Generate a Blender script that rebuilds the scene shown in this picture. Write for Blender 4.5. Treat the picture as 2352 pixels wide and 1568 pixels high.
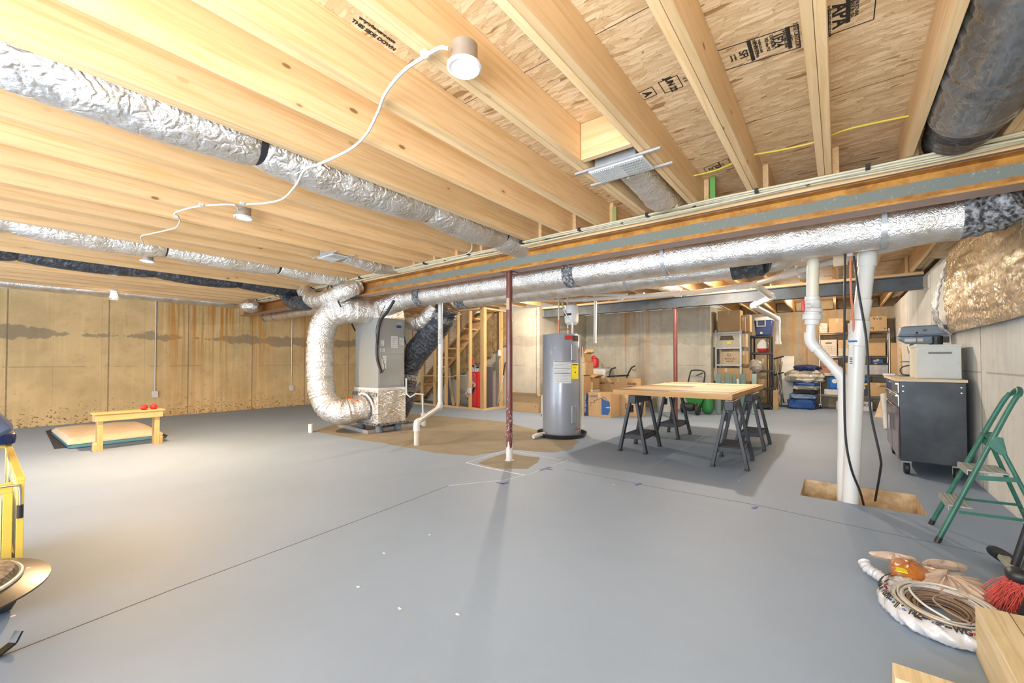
import bpy, bmesh, math, random
from mathutils import Vector as V, Matrix
random.seed(7)
D=bpy.data; S=bpy.context.scene; COL=S.collection
for o in list(D.objects): D.objects.remove(o)
# ------------------------------------------------------------ camera
FPX=960.; UP_=1176.; PITCH=math.radians(1.0); HOR=829.; VPX=HOR-FPX*math.tan(PITCH); YAW=math.radians(37.96); HC=1.12
cd=D.cameras.new('camera'); cam=D.objects.new('camera',cd); COL.objects.link(cam); S.camera=cam
cam.location=(0,0,HC); cam.rotation_euler=(math.pi/2+PITCH,0,YAW)
cd.sensor_width=36; cd.lens=36*FPX/2352; cd.shift_y=(VPX-784)/2352; cd.clip_start=.02
# ------------------------------------------------------------ world, lights, exposure
w=D.worlds.new('world'); S.world=w; w.use_nodes=True
bg=w.node_tree.nodes['Background']; bg.inputs[0].default_value=(.74,.86,1,1); bg.inputs[1].default_value=1.5
S.view_settings.view_transform='Standard'; S.view_settings.look='None'; S.view_settings.exposure=1.12; S.view_settings.gamma=1
def alight(name,loc,rot,sx,sy,e,col):
    l=D.lights.new(name,'AREA'); l.shape='RECTANGLE'; l.size=sx; l.size_y=sy; l.energy=e; l.color=col
    o=D.objects.new(name,l); o.location=loc; o.rotation_euler=rot; COL.objects.link(o); return o
def plight(name,loc,e,col,r=.03):
    l=D.lights.new(name,'POINT'); l.energy=e; l.color=col; l.shadow_soft_size=r
    o=D.objects.new(name,l); o.location=loc; COL.objects.link(o); return o
WARM=(1,.64,.34); NEUT=(1,.88,.72); DAY=(.78,.89,1)
alight('daylight_from_glass_doors',(-2.6,-2.9,1.25),(math.radians(90),0,0),8.5,2.0,125,DAY)
alight('added_ceiling_fill',(-.3,-1.2,1.25),(math.radians(150),0,math.radians(30)),1.2,1.2,70,(.95,.97,1))  # added up-aimed fill behind the camera, only there to brighten the ceiling
alight('added_rear_fill',(-4.6,-2.3,.35),(math.radians(140),0,math.radians(8)),6.0,.8,6,(1,.93,.85))  # added low fill at the open rear, lifts the undersides of the near joists
LAMPS=[('bulb_over_table',(-1.585,6.94,2.40),82,NEUT),('bulb_by_shelves',(-.45,10.9,2.38),42,NEUT),('added_bulb_by_stairs',(-5.0,6.6,2.42),80,NEUT),('bulb_by_sump',(-.30,6.60,2.42),62,(1,.93,.84))]  # the bulb by the stairs is unseen, added to light the far section
# ------------------------------------------------------------ pixel rays onto real planes
_s,_c=math.sin(YAW),math.cos(YAW)
_f=V((-_s*math.cos(PITCH),_c*math.cos(PITCH),math.sin(PITCH))); _r=V((_c,_s,0)); _u=V((_s*math.sin(PITCH),-_c*math.sin(PITCH),math.cos(PITCH)))
def ray(u,v): return _f+_r*((u-UP_)/FPX)+_u*((VPX-v)/FPX)
def pz(u,v,z=0): r=ray(u,v); t=(z-HC)/r.z; return V((r.x*t,r.y*t,z))
def py(u,v,y): r=ray(u,v); t=y/r.y; return V((r.x*t,y,HC+r.z*t))
def px(u,v,x): r=ray(u,v); t=x/r.x; return V((x,r.y*t,HC+r.z*t))
# ------------------------------------------------------------ materials
def newmat(name):
    m=D.materials.new(name); m.use_nodes=True; nt=m.node_tree; return m,nt,nt.nodes['Principled BSDF']
def nd(nt,t,ins=None,**kw):
    n=nt.nodes.new(t)
    for k,v in kw.items(): setattr(n,k,v)
    for k,v in (ins or {}).items():
        if isinstance(v,bpy.types.NodeSocket): nt.links.new(v,n.inputs[k])
        else: n.inputs[k].default_value=v
    return n
def mth(nt,op,a,b=0.,c=0.,clamp=False): return nd(nt,'ShaderNodeMath',{0:a,1:b,2:c},operation=op,use_clamp=clamp).outputs[0]
def c4(c): return (c[0],c[1],c[2],1) if len(c)==3 else c
def mix(nt,f,a,b,mode='MIX'):
    n=nt.nodes.new('ShaderNodeMix'); n.data_type='RGBA'; n.blend_type=mode
    for i,v in ((0,f),(6,a),(7,b)):
        if isinstance(v,bpy.types.NodeSocket): nt.links.new(v,n.inputs[i])
        else: n.inputs[i].default_value=c4(v) if i>5 else v
    return n.outputs[2]
def noise(nt,vec,sc,det=3,rough=.5,dist=0.,out=0): return nd(nt,'ShaderNodeTexNoise',{'Vector':vec,'Scale':sc,'Detail':det,'Roughness':rough,'Distortion':dist}).outputs[out]
def mp(nt,vec,scale=(1,1,1),loc=(0,0,0),rot=(0,0,0)): return nd(nt,'ShaderNodeMapping',{0:vec,1:loc,2:rot,3:scale}).outputs[0]
def sstep(nt,x,a,b): return nd(nt,'ShaderNodeMapRange',{0:x,1:a,2:b,3:0.,4:1.},interpolation_type='SMOOTHSTEP').outputs[0]
def bump(nt,bs,h,st=.3,dist=.01): nt.links.new(nd(nt,'ShaderNodeBump',{'Height':h,'Strength':st,'Distance':dist}).outputs[0],bs.inputs['Normal'])
def objc(nt): return nd(nt,'ShaderNodeTexCoord').outputs['Object']
def posc(nt): return nd(nt,'ShaderNodeNewGeometry').outputs['Position']
def vadd(nt,a,b): return nd(nt,'ShaderNodeVectorMath',{0:a,1:b},operation='ADD').outputs[0]
def rnd(nt):
    o=nd(nt,'ShaderNodeObjectInfo').outputs['Random']
    return o
def rvec(nt,k=17.):
    r=rnd(nt); return nd(nt,'ShaderNodeCombineXYZ',{0:mth(nt,'MULTIPLY',r,k),1:mth(nt,'MULTIPLY',r,k*1.7),2:mth(nt,'MULTIPLY',r,k*.6)}).outputs[0]
def setb(nt,bs,col=None,rough=None,metal=None):
    for k,v in (('Base Color',col),('Roughness',rough),('Metallic',metal)):
        if v is None: continue
        if isinstance(v,bpy.types.NodeSocket): nt.links.new(v,bs.inputs[k])
        else: bs.inputs[k].default_value=c4(v) if k=='Base Color' else v
_mc={}
def M(name,c,rough=.5,metal=0.,c2=None,sc=8.,amt=.6,bp=0.,bsc=60.,stretch=(1,1,1),coat=0.,emit=None,alpha=1.,bd=.004):
    if name in _mc: return _mc[name]
    m,nt,bs=newmat(name); co=mp(nt,objc(nt),stretch)
    n=noise(nt,co,sc,5,.6)
    if c2 is None: c2=tuple(x*.82 for x in c)
    col=mix(nt,mth(nt,'MULTIPLY',sstep(nt,n,.35,.7),amt),c,c2)
    setb(nt,bs,col,rough,metal)
    if bp: bump(nt,bs,noise(nt,co,bsc,4,.6),bp,bd)
    if coat: bs.inputs['Coat Weight'].default_value=coat
    if emit: bs.inputs['Emission Color'].default_value=c4(emit[0]); bs.inputs['Emission Strength'].default_value=emit[1]
    if alpha<1: bs.inputs['Alpha'].default_value=alpha
    _mc[name]=m; return m
def pine(name,c=(.88,.62,.34),c2=(.74,.47,.21),axis=1,knots=True,rough=.55):
    if name in _mc: return _mc[name]
    m,nt,bs=newmat(name); co=vadd(nt,objc(nt),rvec(nt))
    s=[22,22,22]; s[axis]=.9
    n=noise(nt,mp(nt,co,tuple(s)),1.6,5,.62,.7)
    s2=[3,3,3]; s2[axis]=.6
    b=noise(nt,mp(nt,co,tuple(s2)),1.2,3)
    col=mix(nt,sstep(nt,n,.40,.72),c,c2)
    col=mix(nt,mth(nt,'MULTIPLY',sstep(nt,b,.45,.75),.45),col,tuple(x*.80 for x in c2))
    if knots:
        s3=[7,7,7]; s3[axis]=3.2
        k=nd(nt,'ShaderNodeTexVoronoi',{'Vector':mp(nt,co,tuple(s3)),'Scale':1.0}); 
        kc=sstep(nt,nd(nt,'ShaderNodeSeparateColor',{0:k.outputs['Color']}).outputs[0],.45,.5); ring=mth(nt,'MULTIPLY',kc,sstep(nt,k.outputs['Distance'],.22,.10))
        col=mix(nt,mth(nt,'MULTIPLY',ring,.45),col,c2)
        col=mix(nt,mth(nt,'MULTIPLY',mth(nt,'MULTIPLY',kc,sstep(nt,k.outputs['Distance'],.10,.06)),.85),col,(.20,.10,.04))
    tone=mth(nt,'MULTIPLY_ADD',rnd(nt),.22,.88)
    col=mix(nt,1.,col,nd(nt,'ShaderNodeCombineColor',{0:tone,1:tone,2:tone}).outputs[0],'MULTIPLY')
    setb(nt,bs,col,rough); bump(nt,bs,n,.12,.003); _mc[name]=m; return m
def foil(name='foil',c=(.90,.89,.87),rough=.36,sc=8.,st=.55,yellow=0.):
    if name in _mc: return _mc[name]
    m,nt,bs=newmat(name); co=vadd(nt,objc(nt),rvec(nt))
    a=noise(nt,mp(nt,co,(1.4,.8,1.4)),sc,7,.66,2.4); v=nd(nt,'ShaderNodeTexVoronoi',{'Vector':vadd(nt,co,mp(nt,noise(nt,co,sc,3,.5,0,1),(.3,.3,.3))),'Scale':sc*1.3},feature='DISTANCE_TO_EDGE').outputs['Distance']
    h=mth(nt,'ADD',a,mth(nt,'MULTIPLY',sstep(nt,v,0,.25),.35))
    col=mix(nt,sstep(nt,noise(nt,co,sc*.6,3),.4,.7),c,(c[0]*.82,c[1]*.78,c[2]*.70))
    setb(nt,bs,col,rough,.92); bump(nt,bs,h,st,.03); _mc[name]=m; return m
def blackflex(name='black_sleeve'):
    m,nt,bs=newmat(name); co=objc(nt); a=noise(nt,mp(nt,co,(1,1,1)),9,5,.6,2.2)
    setb(nt,bs,mix(nt,sstep(nt,a,.45,.7),(.035,.04,.05),(.13,.14,.16)),.2); bump(nt,bs,a,.9,.03); return m
def rust(name,zlo,zhi,base=(.20,.22,.185)):
    m,nt,bs=newmat(name); p=posc(nt); z=nd(nt,'ShaderNodeSeparateXYZ',{0:p}).outputs
    n=noise(nt,mp(nt,p,(1,1,1)),6,6,.7); n2=noise(nt,p,60,4,.6); big=noise(nt,mp(nt,p,(.45,1,1)),1.3,3)
    t=nd(nt,'ShaderNodeMapRange',{0:z[2],1:zlo,2:zhi,3:-1.,4:1.}).outputs[0]
    e=mth(nt,'ABSOLUTE',t)
    left=sstep(nt,z[0],-4.2,-7.5)
    k=mth(nt,'ADD',mth(nt,'ADD',e,mth(nt,'MULTIPLY',mth(nt,'SUBTRACT',n,.5),.5)),mth(nt,'MULTIPLY',left,.8))
    col=mix(nt,sstep(nt,k,.36,.44),mix(nt,sstep(nt,n2,.62,.72),base,(.42,.42,.38)),mix(nt,sstep(nt,n,.35,.65),(.58,.28,.05),(.34,.14,.025)))
    col=mix(nt,mth(nt,'MULTIPLY',left,.6),col,(.22,.08,.03))
    col=mix(nt,sstep(nt,z[2],zlo+.0012,zlo+.0006),col,(.46,.33,.27)); col=mix(nt,sstep(nt,z[2],zhi-.015,zhi-.013),col,(.13,.07,.045))
    setb(nt,bs,col,.62,.15); bump(nt,bs,n2,.25,.003); return m
def concrete(name,ax,rusts=(),base=(.58,.50,.37),base2=(.45,.385,.275),damp=.62,pits=1.,joint0=0.):
    m,nt,bs=newmat(name); p=posc(nt); q=nd(nt,'ShaderNodeSeparateXYZ',{0:p}).outputs; a=q[ax]; z=q[2]
    n1=noise(nt,p,1.4,6,.6,.4); n2=noise(nt,p,7,5,.65)
    ss=[1,1,1]; ss[ax]=9; ss[2]=.7; st=noise(nt,mp(nt,p,tuple(ss)),1.,4,.6)
    col=mix(nt,sstep(nt,n1,.38,.66),base,base2)
    col=mix(nt,mth(nt,'MULTIPLY',sstep(nt,n2,.5,.75),.5),col,tuple(x*.78 for x in base2))
    col=mix(nt,mth(nt,'MULTIPLY',sstep(nt,st,.5,.72),.30),col,tuple(min(1,x*1.22) for x in base))
    # form joints
    fr=mth(nt,'ABSOLUTE',mth(nt,'SUBTRACT',mth(nt,'FRACT',mth(nt,'DIVIDE',mth(nt,'ADD',a,joint0),1.22)),.5))
    fr2=mth(nt,'ABSOLUTE',mth(nt,'SUBTRACT',mth(nt,'FRACT',mth(nt,'DIVIDE',mth(nt,'ADD',a,joint0+.4),.61)),.5))
    jl=mth(nt,'MULTIPLY',sstep(nt,fr,.012,.003),mth(nt,'ADD',.35,mth(nt,'MULTIPLY',n2,.8)))
    jl=mth(nt,'MAXIMUM',jl,mth(nt,'MULTIPLY',sstep(nt,fr2,.010,.003),.22))
    hz=mth(nt,'MULTIPLY',sstep(nt,mth(nt,'ABSOLUTE',mth(nt,'SUBTRACT',z,1.02)),.012,.003),mth(nt,'MULTIPLY',sstep(nt,n1,.47,.52),.5))
    col=mix(nt,mth(nt,'MAXIMUM',jl,hz),col,(.17,.13,.08))
    if damp:
        ds=[1,1,1]; ds[ax]=.55; ds[2]=.2
        dn=noise(nt,mp(nt,p,tuple(ds),(3.1,1.7,0)),1.2,2); edge=noise(nt,p,5,5,.65)
        w_=mth(nt,'MULTIPLY',sstep(nt,dn,.41,.49),.12)
        dd=mth(nt,'SUBTRACT',mth(nt,'ADD',mth(nt,'ABSOLUTE',mth(nt,'SUBTRACT',z,1.60)),mth(nt,'MULTIPLY',mth(nt,'SUBTRACT',edge,.5),.30)),w_)
        col=mix(nt,mth(nt,'MULTIPLY',sstep(nt,dd,.0,-.02),damp),col,(.19,.165,.125))
    if pits:
        ps=[1,1,1]; ps[ax]=.6
        v=noise(nt,mp(nt,p,tuple(ps)),34,3,.6,.4); thr=nd(nt,'ShaderNodeMapRange',{0:mth(nt,'ADD',z,mth(nt,'MULTIPLY',n1,.5)),1:.2,2:1.1,3:.54,4:.78}).outputs[0]
        col=mix(nt,mth(nt,'MULTIPLY',sstep(nt,mth(nt,'SUBTRACT',v,thr),0,.03),.8*pits),col,(.09,.06,.03))
    for (r0,r1,inten) in rusts:
        rs=[1,1,1]; rs[ax]=9; rs[2]=.35
        rn=noise(nt,mp(nt,p,tuple(rs),(5,5,5)),1.2,5,.6,.3); g=mth(nt,'MULTIPLY',sstep(nt,a,r0,r0+.5),sstep(nt,a,r1,r1-.5))
        up=mth(nt,'ADD',.35,mth(nt,'MULTIPLY',sstep(nt,z,.6,2.3),.65))
        f=mth(nt,'MULTIPLY',mth(nt,'MULTIPLY',g,mth(nt,'MULTIPLY',sstep(nt,rn,.42,.58),up)),inten)
        col=mix(nt,f,col,(.56,.26,.05))
    setb(nt,bs,col,.85); bump(nt,bs,mth(nt,'ADD',n2,mth(nt,'MULTIPLY',jl,-1.)),.35,.01); return m
def osbmat():
    m,nt,bs=newmat('osb'); p=posc(nt); dis=noise(nt,p,3.,3,.5,0,1)
    cols=None; h=None
    for i,(rx,sx,sy,off) in enumerate(((.15,12,48,0),(-.30,16,70,7),(.75,14,52,3),(-.05,9,40,11))):
        q=mp(nt,vadd(nt,p,mp(nt,dis,(.10,.10,.10))),(sx,sy,1),(off,off*2,0),(0,0,rx))
        v=nd(nt,'ShaderNodeTexVoronoi',{'Vector':q,'Scale':1.,'Randomness':1.}); r=nd(nt,'ShaderNodeSeparateColor',{0:v.outputs['Color']}).outputs
        ci=mix(nt,r[0],(.95,.73,.46),(.70,.48,.25)); ci=mix(nt,sstep(nt,r[1],.95,.98),ci,(.42,.25,.11)); ci=mix(nt,mth(nt,'MULTIPLY',sstep(nt,nd(nt,'ShaderNodeTexVoronoi',{'Vector':q,'Scale':1.},feature='DISTANCE_TO_EDGE').outputs['Distance'],.05,.0),.55),ci,(.38,.24,.11))
        if cols is None: cols=ci; h=v.outputs['Distance']
        else:
            f=sstep(nt,r[2],.52,.56); cols=mix(nt,f,cols,ci); h=mth(nt,'ADD',h,mth(nt,'MULTIPLY',v.outputs['Distance'],f))
    fine=noise(nt,mp(nt,p,(3,26,1)),3.,4,.7,1.2)
    cols=mix(nt,mth(nt,'MULTIPLY',sstep(nt,fine,.52,.68),.35),cols,(.34,.20,.085))
    q=nd(nt,'ShaderNodeSeparateXYZ',{0:p}).outputs
    sy_=mth(nt,'ABSOLUTE',mth(nt,'SUBTRACT',mth(nt,'FRACT',mth(nt,'DIVIDE',mth(nt,'ADD',q[1],.12),1.22)),.5))
    cols=mix(nt,sstep(nt,sy_,.003,.0012),cols,(.12,.07,.03))
    setb(nt,bs,cols,.7); bump(nt,bs,h,.15,.004); return m
def floormat():
    m,nt,bs=newmat('painted_slab'); p=posc(nt); n=noise(nt,p,.8,5,.6); n2=noise(nt,mp(nt,p,(1,1,1),(0,0,0),(0,0,.5)),9,6,.7,.5)
    col=mix(nt,sstep(nt,n,.35,.7),(.262,.35,.48),(.24,.32,.44))
    col=mix(nt,mth(nt,'MULTIPLY',sstep(nt,n2,.60,.80),.30),col,(.27,.265,.26))
    v=nd(nt,'ShaderNodeTexVoronoi',{'Vector':p,'Scale':2.1}).outputs['Distance']
    col=mix(nt,sstep(nt,v,.022,.016),col,(.80,.80,.80))
    vv=noise(nt,mp(nt,p,(5,60,1),(0,0,0),(0,0,.7)),1.5,2,.5,1.)
    col=mix(nt,mth(nt,'MULTIPLY',sstep(nt,vv,.77,.80),.5),col,(.22,.20,.19))
    setb(nt,bs,col,.6); bump(nt,bs,n2,.08,.004); return m
OSB=osbmat(); JO=pine('joist_pine'); JX=pine('pine_along_x',axis=0); JZ=pine('pine_upright',axis=2,c=(.70,.50,.25),c2=(.52,.33,.13)); TZ=pine('pale_plank',c=(.80,.66,.46),c2=(.62,.47,.29),axis=0)
FO=foil(); FOS=foil('smooth_foil',(.90,.89,.88),.33,14.,.32); BL=blackflex()
FLR=floormat()
BEAM=rust('rusty_steel',2.13,2.33); BEAM2=M('blue_grey_steel',(.085,.11,.14),.55,.2,(.07,.06,.05),5,.8,.1)
PVC=M('white_pvc',(.74,.73,.70),.35,0,(.68,.66,.60),3,.6); CREAM=M('cream_cable',(.66,.60,.42),.45)
BLK=M('black_plastic',(.022,.022,.025),.42,bp=.15); DKG=M('charcoal_plastic',(.034,.037,.043),.42,c2=(.02,.022,.025),bp=.2,bsc=40)
WHT=M('white_plastic',(.70,.70,.69),.4); GRYM=M('grey_enamel',(.33,.34,.32),.38,.1,(.30,.31,.29),2,.5)
STEEL=M('zinc_steel',(.55,.56,.57),.42,.6,(.42,.43,.44),20,.5); CHR=M('chrome',(.75,.75,.75),.14,1.)
CARD=M('cardboard',(.50,.34,.18),.8,0,(.43,.28,.14),5,.6); CARD2=M('pale_cardboard',(.55,.42,.27),.8); INK=M('black_ink',(.03,.025,.02),.7); REDI=M('red_ink',(.5,.03,.03),.6); BLUI=M('blue_ink',(.03,.10,.32),.6)
BRN=M('oxblood_paint',(.17,.045,.035),.35,0,(.13,.035,.028),9,.7,coat=.3); COPPER=M('copper',(.55,.20,.12),.35,.8)
RED=M('red_plastic',(.62,.02,.02),.35,coat=.3); BLU=M('blue_cloth',(.03,.11,.36),.85,0,(.02,.06,.2),6,.8,.3,30); NAVY=M('navy_plastic',(.012,.03,.13),.35); GRN=M('green_paint',(.035,.16,.11),.38,0,(.02,.10,.07),14,.7,.05); SAGE=M('sage_plastic',(.15,.24,.21),.5); LGRN=M('bright_green_plastic',(.03,.22,.05),.4)
YEL=M('yellow_paint',(.82,.60,.10),.38,0,(.74,.50,.07),4,.6,coat=.2); TAN=M('bare_concrete',(.27,.245,.185),.85,0,(.22,.195,.145),3,.8,.2,30)
PAPER=M('white_paper',(.70,.70,.69),.6); YPAP=M('yellow_label',(.85,.75,.02),.5); BATT=M('insulation_batt',(.42,.31,.16),.9,0,(.24,.14,.05),7,.9,.8,9,bd=.05); KRAFT=M('kraft_facing',(.50,.40,.25),.7,0,(.38,.29,.16),4,.8,.8,7,bd=.04)
FLEECE=M('cream_fleece',(.68,.55,.39),.95,0,(.6,.47,.32),12,.6,.5,80); TEAL=M('teal_mesh',(.06,.22,.30),.8); DARKC=M('dark_cloth',(.03,.028,.035),.9)
# ------------------------------------------------------------ mesh building
class B:
    def __init__(s): s.v=[]; s.f=[]
    def add(s,vs,fs):
        n=len(s.v); s.v+= [V(x) for x in vs]; s.f+=[tuple(i+n for i in f) for f in fs]; return s
    def box(s,a,b):
        x0,x1=sorted((a[0],b[0])); y0,y1=sorted((a[1],b[1])); z0,z1=sorted((a[2],b[2]))
        return s.add([(x0,y0,z0),(x1,y0,z0),(x1,y1,z0),(x0,y1,z0),(x0,y0,z1),(x1,y0,z1),(x1,y1,z1),(x0,y1,z1)],[(0,3,2,1),(4,5,6,7),(0,1,5,4),(1,2,6,5),(2,3,7,6),(3,0,4,7)])
    def hexa(s,lo,hi): return s.add(list(lo)+list(hi),[(0,3,2,1),(4,5,6,7),(0,1,5,4),(1,2,6,5),(2,3,7,6),(3,0,4,7)])
    def bar(s,p,q,w,h,up=(0,0,1),w2=None,h2=None):
        p=V(p);q=V(q);d=(q-p).normalized();u=V(up)
        x=d.cross(u)
        if x.length<1e-4: x=d.cross(V((0,1,0)))
        x.normalize(); y=x.cross(d).normalized(); w2=w2 or w; h2=h2 or h
        c=lambda o,a,b:[o-x*a/2-y*b/2,o+x*a/2-y*b/2,o+x*a/2+y*b/2,o-x*a/2+y*b/2]
        return s.hexa(c(p,w,h),c(q,w2,h2))
    def tube(s,pts,r,n=12,caps=True,sq=1.):
        pts=[V(p) for p in pts]; m=len(pts); r=r if isinstance(r,(list,tuple)) else [r]*m
        T=[(pts[min(i+1,m-1)]-pts[max(i-1,0)]).normalized() for i in range(m)]
        a=V((0,0,1)) if abs(T[0].z)<.9 else V((1,0,0)); X=T[0].cross(a).normalized(); k=len(s.v)
        for i in range(m):
            X=(X-T[i]*X.dot(T[i])); X=X.normalized() if X.length>1e-6 else T[i].orthogonal().normalized(); Y=T[i].cross(X)
            for j in range(n):
                t=2*math.pi*j/n; s.v.append(pts[i]+(X*math.cos(t)+Y*math.sin(t)*sq)*r[i])
        for i in range(m-1):
            for j in range(n): s.f.append((k+i*n+j,k+i*n+(j+1)%n,k+(i+1)*n+(j+1)%n,k+(i+1)*n+j))
        if caps: s.f.append(tuple(k+j for j in range(n))[::-1]); s.f.append(tuple(k+(m-1)*n+j for j in range(n)))
        return s
    def cyl(s,p,q,r,r2=None,n=24): return s.tube([p,q],[r,r if r2 is None else r2],n)
    def lathe(s,prof,c,n=32,ax=(0,0,1)):
        c=V(c);a=V(ax).normalized();X=a.orthogonal().normalized();Y=a.cross(X);k=len(s.v)
        for r,h in prof:
            for j in range(n):
                t=2*math.pi*j/n; s.v.append(c+a*h+(X*math.cos(t)+Y*math.sin(t))*max(r,1e-4))
        for i in range(len(prof)-1):
            for j in range(n): s.f.append((k+i*n+j,k+i*n+(j+1)%n,k+(i+1)*n+(j+1)%n,k+(i+1)*n+j))
        return s
    def prism(s,pts,d):
        n=len(pts); d=V(d); k=len(s.v); s.v+=[V(p) for p in pts]+[V(p)+d for p in pts]
        s.f.append(tuple(k+i for i in range(n))[::-1]); s.f.append(tuple(k+n+i for i in range(n)))
        for i in range(n): s.f.append((k+i,k+(i+1)%n,k+n+(i+1)%n,k+n+i))
        return s
    def blob(s,c,a,e=.6,nu=24,nv=14,amp=0.,fr=3.,R=None,seed=0):
        c=V(c);k=len(s.v);rr=random.Random(seed);ph=[rr.uniform(0,6) for _ in range(9)]
        sg=lambda x,p:math.copysign(abs(x)**p,x)
        for i in range(nv+1):
            t=-math.pi/2+math.pi*i/nv
            for j in range(nu):
                q=2*math.pi*j/nu; x=sg(math.cos(t),e)*sg(math.cos(q),e); y=sg(math.cos(t),e)*sg(math.sin(q),e); z=sg(math.sin(t),e)
                d=1+amp*(math.sin(fr*q+ph[0]+2*z)+.6*math.sin(fr*2.3*q+ph[1]-3*t)+.5*math.sin(fr*1.7*t*2+ph[2]+q))/2
                p=V((x*a[0]*d,y*a[1]*d,z*a[2]*(1+amp*.5*math.sin(fr*q*1.3+ph[3]+x*4))))
                s.v.append(c+(R@p if R else p))
        for i in range(nv):
            for j in range(nu): s.f.append((k+i*nu+j,k+i*nu+(j+1)%nu,k+(i+1)*nu+(j+1)%nu,k+(i+1)*nu+j))
        return s
def put(name,b,m,parent=None,ang=35,bev=0.,solid=0.,ploc=None):
    """links a builder as ONE mesh object with its origin at the base of the mesh"""
    xs=[v.x for v in b.v];ys=[v.y for v in b.v];zs=[v.z for v in b.v]
    c=V(((min(xs)+max(xs))/2,(min(ys)+max(ys))/2,min(zs)))
    me=D.meshes.new(name); me.from_pydata([v-c for v in b.v],[],b.f)
    bm=bmesh.new(); bm.from_mesh(me); bmesh.ops.recalc_face_normals(bm,faces=bm.faces); bm.to_mesh(me); bm.free()
    me.materials.append(m); me.shade_smooth(); me.set_sharp_from_angle(angle=math.radians(ang))
    o=D.objects.new(name,me); COL.objects.link(o)
    pl=V((0,0,0)); p=parent
    while p: pl=pl+p.location; p=p.parent
    o.location=c-pl
    if parent: o.parent=parent
    if bev: md=o.modifiers.new('b','BEVEL'); md.width=bev; md.segments=2; md.limit_method='ANGLE'
    if solid: md=o.modifiers.new('s','SOLIDIFY'); md.thickness=solid
    return o
def tag(o,label,cat,group=None):
    o['label']=label; o['category']=cat
    if group: o['group']=group
    return o
def thing(name,label,cat,loc=(0,0,0),group=None):
    o=D.objects.new(name,None); COL.objects.link(o); o.location=loc; o.empty_display_size=.1; return tag(o,label,cat,group)
def one(name,b,m,label,cat,group=None,**k): return tag(put(name,b,m,None,**k),label,cat,group)
def struct(name,b,m,parent=None,**k):
    o=put(name,b,m,parent,**k)
    if not parent: o['kind']='structure'
    return o
def dup(src,loc,rz=0.,label=None):
    def cp(o,par):
        c=o.copy(); COL.objects.link(c); c.parent=par
        for ch in o.children: cp(ch,c)
        return c
    r=cp(src,None); r.location=loc; r.rotation_euler=(0,0,rz)
    if label: r['label']=label
    return r
def text(name,s,size,org,xd,yd,m,parent,ext=.0006,bold=0.):
    cu=D.curves.new(name,'FONT'); cu.body=s; cu.size=size; cu.align_x='CENTER'; cu.align_y='CENTER'; cu.extrude=ext; cu.offset=bold
    t=D.objects.new(name,cu); COL.objects.link(t); bpy.context.view_layer.update()
    me=D.meshes.new_from_object(t.evaluated_get(bpy.context.evaluated_depsgraph_get())); D.objects.remove(t)
    xd=V(xd).normalized();yd=V(yd).normalized();zd=xd.cross(yd); org=V(org)
    b=B(); b.v=[org+xd*v.co.x+yd*v.co.y+zd*v.co.z for v in me.vertices]; b.f=[tuple(p.vertices) for p in me.polygons]
    return put(name,b,m,parent)
def spline(pts,n=6):
    P=[V(p) for p in pts]; P=[P[0]*2-P[1]]+P+[P[-1]*2-P[-2]]; o=[]
    for i in range(1,len(P)-2):
        for k in range(n):
            t=k/n; a,b,c,d=P[i-1],P[i],P[i+1],P[i+2]
            o.append(.5*((2*b)+(c-a)*t+(2*a-5*b+4*c-d)*t*t+(3*b-a-3*c+d)*t**3))
    return o+[P[-2]]
ORD='first second third fourth fifth sixth seventh eighth ninth tenth eleventh twelfth thirteenth fourteenth fifteenth sixteenth seventeenth eighteenth nineteenth twentieth twenty-first twenty-second twenty-third twenty-fourth twenty-fifth twenty-sixth twenty-seventh twenty-eighth twenty-ninth thirtieth'.split()
# ================================================================= SETTING
XL,XR,YB,YD=-10.8,1.0,10.2,12.75; JZ0,JZ1=2.365,2.60; YN=-3.0
PIT=(-.262,.50,4.25,4.87)
# floor with a rectangular opening for the sump trench
fb=B(); x0,x1,y0,y1=PIT
for a,b_ in (((XL-.2,YN,-.12),(XR+.2,y0,0)),((XL-.2,y1,-.12),(XR+.2,YD+.2,0)),((XL-.2,y0,-.12),(x0,y1,0)),((x1,y0,-.12),(XR+.2,y1,0))): fb.box(a,b_)
flo=struct('floor',fb,FLR)
def flat(name,pts,m,z=.0012,jit=0.,parent=flo,th=.0008,sub=1):
    P=[]
    for i,p in enumerate(pts):
        q=V(pts[(i+1)%len(pts)]); p=V(p)
        for k in range(sub):
            t=p.lerp(q,k/sub); P.append(V((t.x+random.uniform(-jit,jit),t.y+random.uniform(-jit,jit),z)))
    return put(name,B().prism(P,(0,0,-th)),m,parent)
flat('bare_concrete_patch',[pz(*p) for p in [(720,990),(790,968),(935,950),(1010,955),(1160,968),(1330,1012),(1312,1030),(1275,1040),(1190,1033),(1150,1035),(1090,1047),(1000,1040),(880,1018)]],TAN,jit=.025,sub=4)
flat('bare_concrete_patch',[pz(*p) for p in [(1098,1063),(1160,1040),(1235,1050),(1238,1062),(1215,1076),(1150,1077)]],TAN,jit=.02,sub=3)
WL=M('white_caulk',(.80,.80,.80),.6); CR=M('saw_cut',(.16,.15,.14),.8)
def fline(pts,wd,m,name='saw_cut'):
    b=B()
    for p,q in zip(pts[:-1],pts[1:]): b.bar(V(p)+V((0,0,.001)),V(q)+V((0,0,.001)),wd,.001)
    return put(name,b,m,flo)
fline([pz(0,1508),pz(400,1352),pz(800,1203),pz(1030,1115)],.004,CR); fline([pz(1030,1115),pz(1160,1102),pz(1215,1089),pz(1305,1056)],.006,WL,'caulk_line')
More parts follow.
